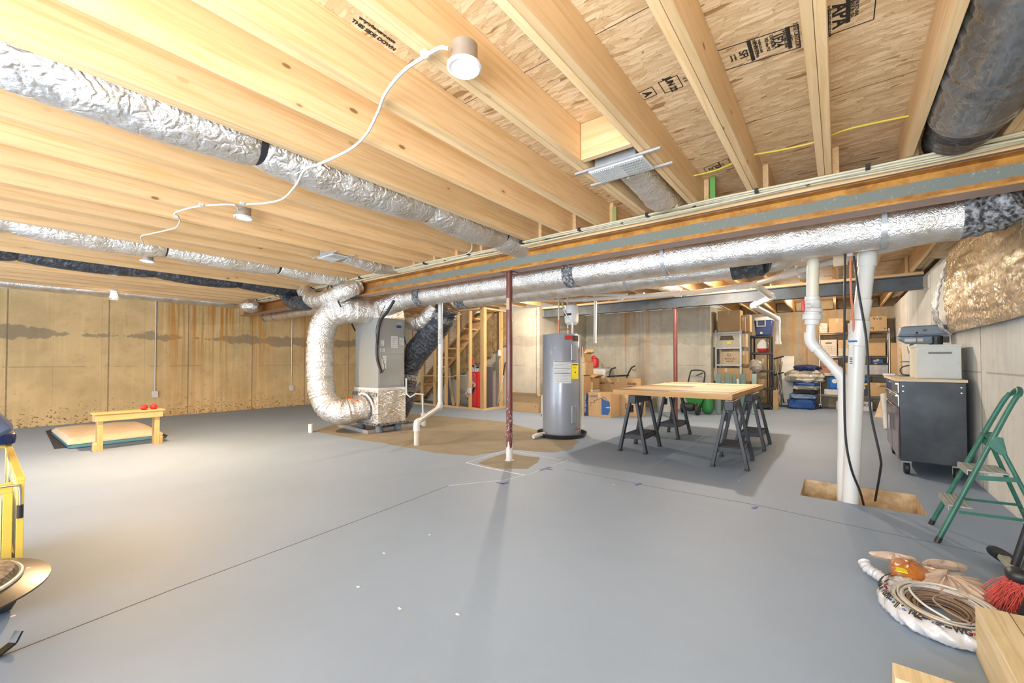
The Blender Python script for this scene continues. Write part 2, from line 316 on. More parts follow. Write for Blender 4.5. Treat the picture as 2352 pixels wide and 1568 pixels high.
fline([pz(1070,1062),pz(1110,1072),pz(1160,1082),pz(1205,1091)],.014,WL,'caulk_line'); fline([pz(1072,1062),pz(1120,1047),pz(1165,1033),pz(1230,1045),pz(1290,1056)],.006,WL,'caulk_line')
fline([pz(1300,1078),pz(1500,1118),pz(1740,1160),pz(1980,1212),pz(2352,1290)],.004,CR)
TAPE=M('blue_tape',(.08,.17,.42),.6)
def tape(lab,*segs):
    b=B()
    for p,q in segs: b.bar(pz(*p)+V((0,0,.0025)),pz(*q)+V((0,0,.0025)),.025,.001)
    one('masking_tape',b,TAPE,lab,'tape')
tape('L-shaped strip of blue masking tape on the floor in front of the red post',((1141,1108),(1156,1111)),((1153,1112),(1167,1108)))
tape('T-shaped strip of blue masking tape on the floor right of the red post',((1240,1080),(1266,1072)),((1254,1076),(1268,1079)))
tape('short blue masking tape strip on the floor in front of the plank table',((1461,1114),(1472,1110)))
tape('short blue masking tape strip on the floor nearest the trench',((1729,1168),(1738,1163)))
# scuffs and chips
for i,(u,v) in enumerate([(987,1228),(882,1270),(918,1397),(1051,1410),(823,1347)]):
    one('paint_chip',B().blob(pz(u,v,.002),(.012,.007,.002),1,10,6,.3,seed=i),WHT,'white chip on the open floor, '+['farthest of five','second farthest','left of the largest one','largest smear nearest the camera','tiny one left of centre'][i],'debris','white chips scattered on the floor')
# trench
SOIL=M('broken_concrete',(.80,.62,.40),.95,0,(.46,.30,.15),9,.8,.9,25,bd=.03)
pb=B(); pb.box((x0-.05,y0-.05,-.40),(x1+.05,y1+.05,-.32)); NG=26; rg=random.Random(4); gv=[(x0+(x1-x0)*i/NG,y1-.10*(j/8)**.7*(1+.0*i)-(0 if j==0 else rg.uniform(0,.05)*(j/8)),-.003-.30*(j/8)**1.1-(0 if j==0 else rg.uniform(0,.012))) for i in range(NG+1) for j in range(9)]; pb.add(gv,[(i*9+j,i*9+j+1,(i+1)*9+j+1,(i+1)*9+j) for i in range(NG) for j in range(8)])
for a,b_ in (((x0-.05,y0-.05,-.4),(x1+.05,y0,-.002)),((x0-.05,y1,-.4),(x1+.05,y1+.06,-.002)),((x0-.06,y0,-.4),(x0,y1,-.002)),((x1,y0,-.4),(x1+.06,y1,-.002))): pb.box(a,b_)
put('trench_lining',pb,SOIL,flo)
for i in range(26):
    t=random.random(); X=x0+.03+t*(x1-x0-.06); Yc=y1-.015 if i%3 else random.uniform(y0+.25,y1)
    put('trench_rubble',B().blob((X,Yc,-.30 if i%3==0 else random.uniform(-.28,-.08)),(random.uniform(.03,.08),.03,random.uniform(.02,.05)),.9,9,6,.35,seed=i),SOIL,flo)
# walls
CL=concrete('wall_concrete_left',1,((2.1,4.6,1.0),(4.5,6.6,.5)),(.72,.52,.26),(.58,.42,.205),joint0=.3)
CB=concrete('wall_concrete_back',0,((-4.7,-3.1,.6),(-7.0,-6.0,.1)),(.58,.56,.47),(.46,.44,.37),pits=.2,damp=.28)
CD=concrete('wall_concrete_deep',0,((-1.9,1.2,.55),),(.50,.44,.32),(.38,.33,.235),pits=.3,damp=False)
CRt=concrete('wall_concrete_right',1,((10.5,13.,.4),(4.2,5.2,.12)),(.66,.68,.66),(.57,.58,.55),pits=.05,damp=False)
struct('wall_left',B().box((XL-.2,YN,-.1),(XL,8.15,2.33)),CL)
struct('trim_1',B().box((XL-.19,YN,2.33),(XL-.005,8.1,2.365)),JX)          # sill plate on the left wall
wb=B(); wb.box((XL,7.95,-.1),(-5.4,8.15,2.36)); wb.box((-5.6,8.15,-.1),(-5.4,YB,2.36)); struct('wall_stairwell',wb,CB)
struct('wall_back',B().box((-5.6,YB,-.1),(-2.27,YB+.2,2.365)),CB)
struct('wall_recess',B().box((-2.47,YB+.2,-.1),(-2.27,YD,2.365)),CB)
struct('wall_deep',B().box((-2.47,YD,-.1),(XR+.2,YD+.2,2.365)),CD)
struct('wall_right',B().box((XR,YN,-.1),(XR+.2,YD,2.365)),CRt)
# ceiling deck with its printed stamps
dk=struct('ceiling',B().box((XL-.2,YN,JZ1),(XR+.2,YD+.2,JZ1+.03)),OSB)
rim=B()
rim.box((XL-.2,YN,JZ0),(XL-.16,YD+.2,JZ1)); rim.box((XR+.16,YN,JZ0),(XR+.2,YD+.2,JZ1)); rim.box((XL-.2,YD+.16,JZ0),(XR+.2,YD+.2,JZ1)); rim.box((XL-.2,YN-.04,JZ0),(XR+.2,YN,JZ1))
struct('trim_2',rim,JX)
def stamp(s,u,v,size,bold=.0):
    p=pz(u,v,JZ1-.0015); text('printed_stamp',s,size,p,(0,1,0),(1,0,0),INK,dk,bold=bold)
def dbox(u0,v0,u1,v1,wd,lw=.004):
    a=pz(u0,v0,JZ1-.001); b=pz(u1,v1,JZ1-.001); d=(b-a); L=V((0,1,0))*wd; q=B()
    for s_,e_ in ((a-L/2,b-L/2),(a+L/2,b+L/2),(a-L/2,a+L/2),(b-L/2,b+L/2)): q.bar(s_,e_,lw,.0015)
    put('printed_frame',q,INK,dk)
stamp('APA',1930,35,.085,.002); stamp('RATED STURD-I-FLOOR',1903,52,.02); stamp('MADE IN USA',1958,20,.018); stamp('STRUCTURAL',1968,17,.018)
stamp('23/32 CATEGORY\nT&G',1822,85,.024); stamp('1F24',1787,93,.052,.001); stamp('CONSTRUCTION\nSHEATHING SPAN',1808,88,.016); stamp('THIS SIDE DOWN',1735,112,.018); stamp('EXPOSURE 1\n18.0 mm PS2',1768,100,.02); stamp('SFI',1707,125,.05,.001); stamp('STRENGTH AXIS\nTHIS DIRECTION',1742,108,.014); stamp('certified\nsourcing',1685,133,.015)
dbox(1657,140,1836,83,.17); dbox(1903,54,2010,14,.17)
for u,v in ((1725,117),(1812,87),(1948,24)): 
    p=pz(u,v,JZ1-.001); put('printed_bar',B().box(p-V((.008,.08,.001)),p+V((.008,.08,0))),INK,dk)
stamp('A',1487,216,.06,.003); stamp('JUN 22',1541,194,.045,.002); stamp('4 V',1573,183,.03); dbox(1472,222,1503,208,.08); dbox(1520,202,1562,186,.11)
stamp('JUN\n22',1640,386,.045,.001); stamp('2.3',1660,378,.03); dbox(1620,392,1652,378,.10); dbox(1654,378,1675,370,.10)
stamp('THIS SIDE DOWN',860,82,.028,.001); stamp('weyerhaeuser.com',868,70,.024,.001)
stamp('23',1397,450,.03)
for u,v,s_ in ((1880,585,'1F24  APA'),(1925,580,'RATED STURD-I-FLOOR'),(1985,572,'THIS SIDE DOWN'),(2055,597,'RATED STURD-I-FLOOR  APA 23/32'),(1900,634,'EXPOSURE 1  APA')):
    p=pz(u,v,JZ1-.0015); text('printed_stamp',s_,.055,p,(-1,0,0),(0,1,0),INK,dk,bold=.001)
# ------------------------------------------------------------ steel beams on posts
def ibeam(x0,x1,y,z0,z1,w,m,lab,plate_top):
    t=thing('steel_beam',lab,'beam',((x0+x1)/2,y,z0)); tf=.014
    put('bottom_flange',B().box((x0,y-w/2,z0),(x1,y+w/2,z0+tf)),m,t); put('web',B().box((x0,y-.006,z0+tf),(x1,y+.006,z1-tf)),m,t); put('top_flange',B().box((x0,y-w/2,z1-tf),(x1,y+w/2,z1)),m,t)
    put('nailer_plank',B().box((x0,y-w/2-.006,z1),(x1,y+w/2+.006,plate_top)),JX,t)
    return t
ibeam(-10.55,XR-.01,3.71,2.13,2.327,.17,BEAM,'long rusty steel beam crossing the room under the near joists, red post beneath it',2.363)
ibeam(-5.4,.95,8.15,2.13,2.327,.16,BEAM2,'blue-grey steel beam far behind the ducts, ending at the right wall',2.363)
def post(x,y,lab,chips):
    t=thing('steel_post',lab,'post',(x,y,0))
    put('shaft',B().cyl((x,y,.006),(x,y,2.118),.036),BRN,t); put('base_plate',B().cyl((x,y,0),(x,y,.006),.05),STEEL,t); put('cap_plate',B().box((x-.07,y-.07,2.118),(x+.07,y+.07,2.129)),BRN,t)
    if chips:
        sp=B(); k=0; n=28
        rr=random.Random(3)
        top=[.15+.04*math.sin(j*.9)+.05*rr.random()+(.06 if 8<j<14 else 0) for j in range(n)]
        for j in range(n):
            a=2*math.pi*j/n; a2=2*math.pi*(j+1)/n; r=.0367
            sp.add([(x+r*math.cos(a),y+r*math.sin(a),.005),(x+r*math.cos(a2),y+r*math.sin(a2),.005),(x+r*math.cos(a2),y+r*math.sin(a2),top[(j+1)%n]),(x+r*math.cos(a),y+r*math.sin(a),top[j])],[(0,1,2,3)])
        for i in range(75):
            a=rr.uniform(-2.9,.4); z=.2+abs(rr.gauss(0,.22)); r=.0366; da=rr.uniform(.05,.25); dz=rr.uniform(.004,.03); 
            sp.add([(x+r*math.cos(a),y+r*math.sin(a),z),(x+r*math.cos(a+da),y+r*math.sin(a+da),z+dz*.3),(x+r*math.cos(a+da*.8),y+r*math.sin(a+da*.8),z+dz),(x+r*math.cos(a),y+r*math.sin(a),z+dz*.7)],[(0,1,2,3)])
        put('white_primer',sp,WHT,t)
        lb=B(); n=8
        for j in range(n):
            a=-2.2+j*1.3/n; a2=-2.2+(j+1)*1.3/n; r=.0368
            lb.add([(x+r*math.cos(a),y+r*math.sin(a),1.70),(x+r*math.cos(a2),y+r*math.sin(a2),1.70),(x+r*math.cos(a2),y+r*math.sin(a2),1.83),(x+r*math.cos(a),y+r*math.sin(a),1.83)],[(0,1,2,3)])
        put('paper_label',lb,CARD2,t)
post(-2.932,3.71,'dark red steel post holding the near beam, white chipped paint at its foot',1)
post(-2.43,8.15,'dark red steel post behind the plank table, under the farther beam',0)
# ------------------------------------------------------------ joists
def joist(x,w,y0,y1,lab,grp,double=False,z0=JZ0):
    z1=JZ1-.001
    if double:
        t=thing('floor_joist',lab,'joist',(x,(y0+y1)/2,z0),grp); hw=w/2
        put('board',B().box((x-hw,y0,z0),(x-.0006,y1,z1)),JO,t,bev=.0015); put('board',B().box((x+.0006,y0,z0+.001),(x+hw,y1,z1)),JO,t,bev=.002)
    else: one('floor_joist',B().box((x-w/2,y0,z0),(x+w/2,y1,z1)),JO,lab,'joist',grp,bev=.002)
near=[(.765,.075,1),(.354,.04,0),(-.057,.076,1),(-.474,.076,1),(-.888,.076,1),(-1.291,.076,1),(-1.712,.075,1),(-2.093,.042,0),(-2.518,.072,1)]
nx=[n[0] for n in near]
for k in range(1,21):
    x=-2.518-.41*k
    if x>XL+.06: near.append((x,.040,0))
for i,(x,w_,d_) in enumerate(near):
    joist(x,w_,YN,3.79,'bare pine joist on the camera side of the rusty beam, %s from the right wall'%ORD[i],'joists on the camera side of the rusty beam',d_)
far=[n[0]+(.058 if n[2] else .042) for n in near]
for i,x in enumerate(far):
    joist(x+.0,.038,3.63,(8.22 if x>-5.3 else 7.9),'bare pine joist between the rusty beam and the far walls, %s from the right wall'%ORD[i],'joists between the rusty beam and the blue-grey beam')
for i in range(16):
    x=.80-.41*i
    if x<-5.3: break
    joist(x-.02,.038,8.08,(YD+.1 if x>-2.2 else YB+.15),'bare pine joist beyond the blue-grey beam, %s from the right wall'%ORD[i],'joists beyond the blue-grey beam')
one('blocking_board',B().box((-1.249,2.30,JZ0+.005),(-.93,2.34,JZ1-.004)),JX,'short pine blocking board between two joists above the large white grille','blocking')
one('blocking_board',B().box((-4.55,2.33,JZ0+.12),(-4.18,2.37,JZ1-.004)),JO,'short pine blocking board beside the small distant grille','blocking')
GREEN=M('green_end_paint',(.16,.42,.10),.7)
for x in (-.774,-1.19,-1.61):
    one('green_painted_block',B().box((x-.02,3.594,JZ0),(x+.018,3.628,JZ1-.06 if x<-1 else JZ1-.01)),GREEN if x>-1 else M('green_stain',(.36,.40,.14),.8),{-.774:'pine block with a bright green painted end above the rusty beam',-1.19:'pale green stained block above the rusty beam, right of the foil duct that crosses it',-1.61:'olive stained block above the rusty beam, left of the large grille'}[x],'block')
# insulation at the rims
bi=0
for i in range(9):
    x=.80-.41*i-.02
    if x-.41<-2.45: break
    one('insulation_batt',B().blob((x-.205,YD+.02,2.49),(.18,.10,.115),.3,20,10,.08,seed=i),KRAFT,'tan paper-faced insulation batt above the deep wall, %s bay from the right'%ORD[i],'insulation','batts above the deep wall')
one('insulation_strip',B().blob((.93,8.2,2.50),(.06,3.4,.10),.3,14,30,.12,9,seed=4),KRAFT,'long strip of tan insulation along the top of the right wall','insulation')
one('insulation_strip',B().blob((XL+.03,1.5,2.345),(.05,4.2,.03),.4,12,30,.1,9,seed=5),FOS,'flattened foil strip along the top of the left wall','insulation')
# ------------------------------------------------------------ ducts
def rings(p,r,step=.03,amp=.012,sag=0.,wob=.0,seed=1,n=28):
    """a flexible sleeve: dense centre line with small random ripples in radius"""
    rr=random.Random(seed); pts=[V(q) for q in p]; out=[];rad=[]; L=0
    tot=sum((pts[i+1]-pts[i]).length for i in range(len(pts)-1)); m=max(6,int(tot/step))
    seg=0; acc=0
    for k in range(m+1):
        d=tot*k/m
        while seg<len(pts)-2 and acc+(pts[seg+1]-pts[seg]).length<d: acc+=(pts[seg+1]-pts[seg]).length; seg+=1
        sl=(pts[seg+1]-pts[seg]).length; t=(d-acc)/sl if sl else 0
        out.append(pts[seg].lerp(pts[seg+1],min(1,t))); rr_=r(d/tot) if callable(r) else r; rad.append(rr_*(1+rr.uniform(-amp,amp)*2))
    return B().tube(out,rad,n),out,rad
def strapband(c,dir_,r,wd=.04):
    d=V(dir_).normalized(); return B().tube([V(c)-d*wd/2,V(c)+d*wd/2],r,28,True)
def bayduct(x,y0,y1,z,r,straps,mat,lab,seed,sag=.05,rz=.85):
    t=thing('flexible_duct',lab,'duct',(x,(y0+y1)/2,z-r))
    pts=[];rad=[]; st=[y0]+straps+[y1]; rr=random.Random(seed); m=int((y1-y0)/.035)
    for k in range(m+1):
        y=y0+(y1-y0)*k/m
        i=max(j for j in range(len(st)-1) if st[j]<=y+1e-9 or j==0); a,b_=st[i],st[i+1]; q=min(1,max(0,(y-a)/(b_-a))); f=math.sin(math.pi*q)**.6
        pts.append((x+.012*math.sin(y*3+seed),y,z-sag*f)); rad.append(r*(.80+.20*f**.5)*(1+rr.uniform(-.02,.02)))
    put('sleeve',B().tube(pts,rad,30,sq=.95),mat,t)
    for y in straps: put('strap',B().tube([(x,y-.02,z),(x,y+.02,z)],r*.84,28),BLK,t)
    return t
bayduct(-2.735,YN+.3,3.80,2.425,.150,[-1.4,-.3,1.02,2.33,3.30],FO,'foil flexible duct slung under the joists, longest and nearest of the left ceiling ducts',1,.03)
bayduct(-6.0,YN+.3,3.80,2.43,.150,[-1.0,.17,1.30,2.5],FO,'foil flexible duct hung between joists, second of the left ceiling ducts from the camera',2,.03)
bayduct(-7.64,YN+.3,3.85,2.425,.135,[-.5,.27,1.55,2.6],BL,'black flexible duct hung between joists beyond the second foil duct',3,.03)
bayduct(-10.45,YN+.3,3.45,2.40,.10,[0.,1.6,2.7],FOS,'thin foil duct running along the top of the left wall',4,.02)
one('duct_end_wrap',B().blob(py(575,703,3.42),(.20,.17,.13),.9,24,14,.12,seed=8),FO,'crumpled foil duct end at the left end of the rusty beam','duct')
# ducts of the two grilles
def grille(c,label,duct_end,dl):
    x,y,z=c; t=thing('exhaust_grille',label,'vent',(x,y,z))
    put('face_plate',B().box((x-.18,y-.10,z-.008),(x+.18,y+.10,z+.004)),WHT,t,bev=.003)
    s=B()
    for k in range(12): s.box((x-.165+k*.0135,y-.085,z-.012),(x-.158+k*.0135,y+.085,z-.008))
    put('slats',s,PAPER,t); s=B()
    for k in range(9):
        for j in range(5): s.box((x+.02+k*.017,y-.08+j*.034,z-.011),(x+.030+k*.017,y-.055+j*.034,z-.008))
    put('vent_holes',s,M('grille_shadow_grey',(.45,.46,.44),.6),t)
    put('housing',B().box((x-.14,y-.085,z+.004),(x+.13,y+.09,z+.16)),STEEL,t)
    for dy in (-.11,.115): put('hanger_rail',B().box((x-.27,y+dy-.008,z+.0),(x+.29,y+dy+.008,z+.013)),STEEL,t)
    b,_,_=rings(duct_end,.105,.025,.02,seed=5); one('flexible_duct',b,FO,dl,'duct')
grille((-1.085,2.525,2.345),'large white ceiling grille on two rails, nearest to the camera',spline([(-1.09,2.69,2.45),(-1.08,2.95,2.42),(-1.07,3.2,2.38),(-1.08,3.45,2.46),(-1.08,3.75,2.50),(-1.08,4.05,2.50)]),'short foil duct from the large grille over the rusty beam')
grille((-4.70,2.58,2.345),'small distant white ceiling grille on two rails, over the left half of the room',spline([(-4.75,2.75,2.44),(-4.77,3.0,2.40),(-4.78,3.3,2.38),(-4.78,3.75,2.48)]),'short foil duct from the distant grille to the rusty beam')
# big black duct between the right-hand joists
t=thing('flexible_duct','very large black flexible duct between the right-hand joists, top right','duct',(.58,1.5,2.2))
b,_,_=rings(spline([(.56,-1.2,2.44),(.555,.5,2.44),(.56,1.6,2.43),(.56,2.8,2.42),(.56,3.06,2.43)]),.185,.03,.015,seed=3); put('clear_sleeve',b,M('smoky_sleeve',(.20,.21,.22),.2,.35,(.09,.09,.085),6,.9,.9,9,stretch=(1,.35,1),bd=.03,coat=.5),t)
b,_,_=rings(spline([(.56,3.0,2.43),(.56,3.3,2.43),(.56,3.52,2.47),(.56,3.7,2.50)]),lambda q:.175-.05*q,.02,.02,seed=6); put('black_collar',b,BL,t)
# trunks beyond the rusty beam
TAPEB=M('foil_print_tape',(.03,.03,.035),.4,0,(.45,.45,.45),38,1.,0)
def trunk(x0,x1,y,z,r,lab,bands,straps,mat=FOS):
    t=thing('insulated_duct',lab,'duct',((x0+x1)/2,y,z-r))
    b,_,_=rings([(x0,y,z),(x1,y,z)],r,.05,.012,seed=int(-x0*10)); put('jacket',b,mat,t)
    for x,w_ in bands: put('tape_band',B().tube([(x-w_/2,y,z),(x+w_/2,y,z)],r*1.035,28),TAPEB,t)
    for x in straps:
        bb=B().tube([(x-.018,y,z),(x+.018,y,z)],r*1.02,28,False); bb.box((x-.015,y-r*1.02-.001,z),(x+.015,y-r*1.02+.002,2.36)); put('strap',bb,STEEL,t)
    return t
trunk(-5.30,.30,4.10,2.10,.150,'large straight foil duct just behind the rusty beam',[(-4.9,.15),(-2.33,.13)],[-1.30,.32-.05])
trunk(.30,.66,4.10,2.10,.155,'crumpled foil duct section right of the strap behind the rusty beam',[],[])
one('duct_elbow',rings(spline([(.64,4.10,2.10),(.80,4.08,2.12),(.93,3.98,2.16)]),.155,.03,.03,seed=9)[0],TAPEB,'duct elbow wrapped in black printed tape at the right wall','duct')
trunk(-4.70,-.80,4.62,2.075,.14,'second straight foil duct, lower and behind the large one',[(-4.55,.2)],[-1.9])
one('duct_wrap',rings([(-.82,4.62,2.075),(-.55,4.62,2.085)],.15,.03,.03,seed=10)[0],BL,'black wrapped end joint of the second foil duct','duct')
one('flexible_duct',rings(spline([(-.55,4.62,2.09),(-.42,4.75,2.13),(-.38,5.3,2.28),(-.36,6.2,2.42),(-.36,7.6,2.47)]),.13,.03,.02,seed=11)[0],FO,'foil duct curving from the black joint up between the far joists','duct')
one('flexible_duct',rings(spline([(-2.2,4.75,2.11),(-2.22,5.4,2.24),(-2.2,6.6,2.36),(-2.2,8.4,2.47)]),.12,.03,.02,seed=12)[0],FO,'foil duct rising between far joists above the water heater','duct')
trunk(-10.45,-6.6,4.10,2.13,.095,'thin ribbed foil duct left of the air handler behind the rusty beam',[(-10.38,.12),(-9.9,.05)],[-9.2,-7.6])
# over-beam duct with black tip in front of the beam
one('flexible_duct',rings(spline([py(700,668,3.42),py(722,690,3.36),py(760,682,3.34),py(795,668,3.42),py(822,655,3.60)]),.125,.025,.03,seed=13)[0],FO,'foil duct bend hugging the rusty beam above the air handler','duct')
one('duct_end_wrap',rings(spline([py(652,672,3.42),py(672,694,3.36),py(705,695,3.34)]),lambda q:.10+.03*q,.025,.03,seed=14)[0],BL,'black wrapped duct end in front of the left part of the rusty beam','duct')
# ================================================================= CABLES ALONG THE BEAM
def cable(pts,r,m,name,lab,cat,group=None,n=8): return one(name,B().tube(spline(pts,8),r,n),m,lab,cat,group)
rw=random.Random(11)
for i in range(6):
    yy=3.50-.022*(i%3)-(.0 if i<3 else .0); zz=2.352-(0 if i<3 else .014)-.004*(i%2)
    P=[]
    for k in range(34):
        x=.9-k*.335
        if x<-10.2: break
        up=.006*math.sin(k*1.3+i)+rw.uniform(-.003,.003)
        lift=0.0
        P.append((x,yy+.01*math.sin(k*.6+i*.5)+(.04 if i>=3 else 0),zz+up))
    cable(P,.0075,CREAM,'electrical_cable','cream flat cable stapled along the joist ends beside the rusty beam','cable','cream cables along the rusty beam')
for k in range(30):
    x=.60-k*.36+rw.uniform(-.08,.08)
    if x<-10.1: break
    y0_=3.445 if k%2 else 3.50
    one('cable_clip',B().box((x-.012,y0_-.01,2.336),(x+.012,y0_+.055,2.3635)),BLK,'small black clip holding the cream cables beside the rusty beam','clip','black clips on the cream cables')
# hanging loop of cable at the middle of the beam
cable([py(1078,545,3.45),py(1084,560,3.42),py(1082,575,3.42),py(1072,583,3.44)],.008,CREAM,'electrical_cable','short cream cable loop dropping from a joist to the cable bundle','cable')
YC=M('yellow_cable',(.80,.62,.08),.45)
cable([pz(1572,408,2.53),pz(1640,392,2.53),pz(1693,370,2.53),pz(1728,356,2.53),pz(1790,345,2.53),pz(1865,328,2.53),pz(1905,312,2.53),pz(1950,296,2.53),pz(2020,280,2.53),pz(2110,262,2.53),pz(2150,258,2.53)],.006,YC,'electrical_cable','thin yellow cable threaded through the right-hand joists','cable')
cable([pz(2325,228,2.42),pz(2340,215,2.44),pz(2375,203,2.48)],.006,YC,'electrical_cable','end of yellow cable emerging right of the large black duct','cable')
# ================================================================= LAMPS
GLOW=M('lamp_diffuser',(1,.95,.88),.5,emit=((1,.86,.68),14.)); CANM=M('can_steel',(.42,.36,.29),.45,.5)
def canlight(x,y,z,lab,e):
    t=thing('recessed_light',lab,'light',(x,y,z))
    put('housing_can',B().lathe([(.0,.085),(.054,.085),(.054,.006),(.05,.006)],(x,y,z),28),CANM,t)
    put('trim_ring',B().lathe([(.046,-.001),(.050,-.006),(.062,-.009),(.070,-.004),(.070,.004),(.054,.008)],(x,y,z),36),WHT,t)
    put('diffuser',B().lathe([(0,-.0005),(.047,-.0005),(.047,.004)],(x,y,z),28),GLOW,t)
    l=D.lights.new('can_glow','SPOT'); l.energy=e; l.color=WARM; l.spot_size=math.radians(165); l.spot_blend=.6; l.shadow_soft_size=.04
    o=D.objects.new('can_glow',l); o.location=(0,0,-.012); COL.objects.link(o); o.parent=t
canlight(-1.172,1.19,2.30,'white round can light hanging beside a joist, nearest to the camera, lit',14)
canlight(-3.84,1.335,2.30,'white round can light hanging under the joists, second from the camera, lit',30)
canlight(-6.22,1.19,2.262,'lit white can light below the second foil duct, farthest of the three round cans',270)
def cage_bulb(x,y,z,lab,e,col):
    t=thing('bulb_fixture',lab,'light',(x,y,z-.17))
    put('lamp_base',B().lathe([(0,0),(.055,0),(.055,-.02),(.03,-.035),(.025,-.05),(0,-.05)],(x,y,z),24),WHT,t)
    put('bulb',B().lathe([(.0,-.15),(.018,-.147),(.03,-.128),(.03,-.105),(.016,-.07),(.013,-.05)],(x,y,z),20),GLOW,t)
    c=B()
    for k in range(8):
        a=k*math.pi/4; f=lambda r,h:(x+r*math.cos(a),y+r*math.sin(a),z+h); c.tube([f(.03,-.03),f(.045,-.07),f(.055,-.12),f(.058,-.165)],.002,6)
    for r,h in ((.045,-.07),(.058,-.165)): c.tube([(x+r*math.cos(q*math.pi/10),y+r*math.sin(q*math.pi/10),z+h) for q in range(21)],.002,6)
    put('wire_guard',c,WHT,t)
    l=D.lights.new('bulb_glow','POINT'); l.energy=e; l.color=col; l.shadow_soft_size=.03
    o=D.objects.new('bulb_glow',l); o.location=(x-t.location[0],y-t.location[1],z-.11-(z-.17)); COL.objects.link(o); o.parent=t
cage_bulb(-9.95,1.46,2.36,'bare lit bulb in a white wire guard near the left wall',140,(1,.68,.38))
for i,(n,loc,e,c) in enumerate(LAMPS):
    z=2.58
    t=thing('bulb_fixture',['bare bulb holder on the deck above the plank table','bare bulb holder on the deck near the wire shelf','unseen bare bulb holder added on the deck near the stairs','bare bulb holder on the deck beyond the sump pipes'][i],'light',(loc[0],loc[1],loc[2]-.03))
    put('lamp_base',B().lathe([(0,JZ1-loc[2]),(.055,JZ1-loc[2]),(.055,JZ1-loc[2]-.02),(.02,.05),(.013,.03)],loc,20),WHT,t)
    put('bulb',B().lathe([(.0,-.03),(.02,-.024),(.03,-.005),(.028,.012),(.013,.035)],loc,18),GLOW,t)
    l=D.lights.new('bulb_glow','POINT'); l.energy=e; l.color=c; l.shadow_soft_size=.035
    o=D.objects.new('bulb_glow',l); o.location=(0,0,-.03); COL.objects.link(o); o.parent=t
# cord between the can lights
zc=2.335
cable([pz(1030,112,2.33),pz(1010,110,2.34),pz(975,130,zc),pz(925,165,zc),pz(885,215,zc),pz(868,258,zc),pz(840,310,zc-.01),pz(800,345,zc-.03),pz(730,378,zc-.07),pz(700,390,zc-.10),pz(680,425,zc-.07),pz(650,456,zc-.04),pz(610,466,zc),pz(562,469,zc)],.0075,M('white_cord',(.68,.65,.58),.45),'white_cable','white cord looping under the joists between the two nearest can lights','cord')
WC=_mc['white_cord']
cable([pz(548,482,zc),pz(535,470,zc),pz(460,473,zc),pz(410,485,zc),pz(400,492,zc)],.007,WC,'white_cable','white cord running left from the second can light','cord')
cable([pz(406,492,zc),pz(413,505,zc),pz(405,522,zc),pz(380,529,zc),pz(345,537,zc),pz(324,543,zc),pz(329,560,zc-.03),pz(320,575,zc-.06)],.006,WC,'white_cable','thin white cord drooping to the farthest round can light','cord')
for u,v in ((975,129),(702,389),(556,470),(462,473),(404,501)):
    one('cord_staple',B().box(pz(u,v,zc-.012)-V((.012,.012,0)),pz(u,v,zc-.012)+V((.012,.012,.02))),WHT,'small white staple on the can light cord, '+{975:'beside the nearest can light',702:'under the nearest foil duct',556:'beside the second can light',462:'left of the second can light',404:'at the drooping left end'}[u],'staple','white staples on the can light cord')
# ================================================================= AIR HANDLER
HX0,HX1,HY0,HY1=-6.27,-5.63,3.84,4.34
t=thing('drain_pan','galvanised metal drain pan under the air handler','pan',(-6.2,4.2,0))
pp=B(); A=[(-6.75,3.82),(-5.69,3.70),(-5.76,4.70),(-6.75,4.76)]
pp.hexa([V((x,y,.004)) for x,y in A],[V((x,y,.008)) for x,y in A])
for i in range(4):
    a=V((*A[i],.03));b_=V((*A[(i+1)%4],.03)); pp.bar(a,b_,.006,.055)
put('tray',pp,STEEL,t)
FOOT=M('blue_grey_rubber',(.16,.19,.23),.6)
for x,y in ((HX0+.08,HY0+.07),(HX1-.07,HY0+.07),(HX1-.07,HY1-.07),(HX0+.08,HY1-.07)):
    one('rubber_foot',B().lathe([(0,.008),(.065,.008),(.05,.12),(0,.12)],(x,y,0),20),FOOT,'blue-grey tapered rubber foot under the air handler, %s corner'%(('back' if y>4.1 else 'front')+(' left' if x<-6 else ' right')),'foot','rubber feet under the air handler')
t=thing('air_handler','tall grey air handler cabinet on a foil-wrapped plenum','air handler',((HX0+HX1)/2,(HY0+HY1)/2,.12))
plm=B(); N_=14
pz0,pz1=.12,.66
def wr(a,b_,z0,z1,m,name,amp=.008):
    q=B(); rr=random.Random(2); n=10
    cs=[(a[0],a[1]),(b_[0],a[1]),(b_[0],b_[1]),(a[0],b_[1])]
    k=0; rows=[]
    for i in range(n+1):
        row=[]
        for j in range(4):
            p0,p1=cs[j],cs[(j+1)%4]
            for l in range(n):
                s_=l/n; e=amp if 0<l else 0
                row.append((p0[0]+(p1[0]-p0[0])*s_+rr.uniform(-e,e),p0[1]+(p1[1]-p0[1])*s_+rr.uniform(-e,e),z0+(z1-z0)*i/n))
        rows+=row
    m_=4*n; fs=[(i*m_+j,i*m_+(j+1)%m_,(i+1)*m_+(j+1)%m_,(i+1)*m_+j) for i in range(n) for j in range(m_)]
    fs.append(tuple(range(m_))); fs.append(tuple(n*m_+j for j in range(m_))); q.add(rows,fs); return put(name,q,m,t,ang=60)
wr((HX0-.02,HY0-.02),(HX1+.03,HY1),pz0,pz1,FO,'plenum')
put('tape_band',B().box((HX0-.03,HY0-.032,.56),(HX1-.0,HY0-.018,.63)),TAPEB,t)
put('tape_band',B().box((HX0-.03,HY0-.032,.115),(HX1+.04,HY1+.01,.15)),TAPEB,t)
put('mastic_seal',B().box((HX0-.012,HY0-.012,.655),(HX1+.02,HY1+.005,.70)),PAPER,t,bev=.01)
put('cabinet',B().box((HX0,HY0,.70),(HX1,HY1,1.80)),GRYM,t,bev=.008)
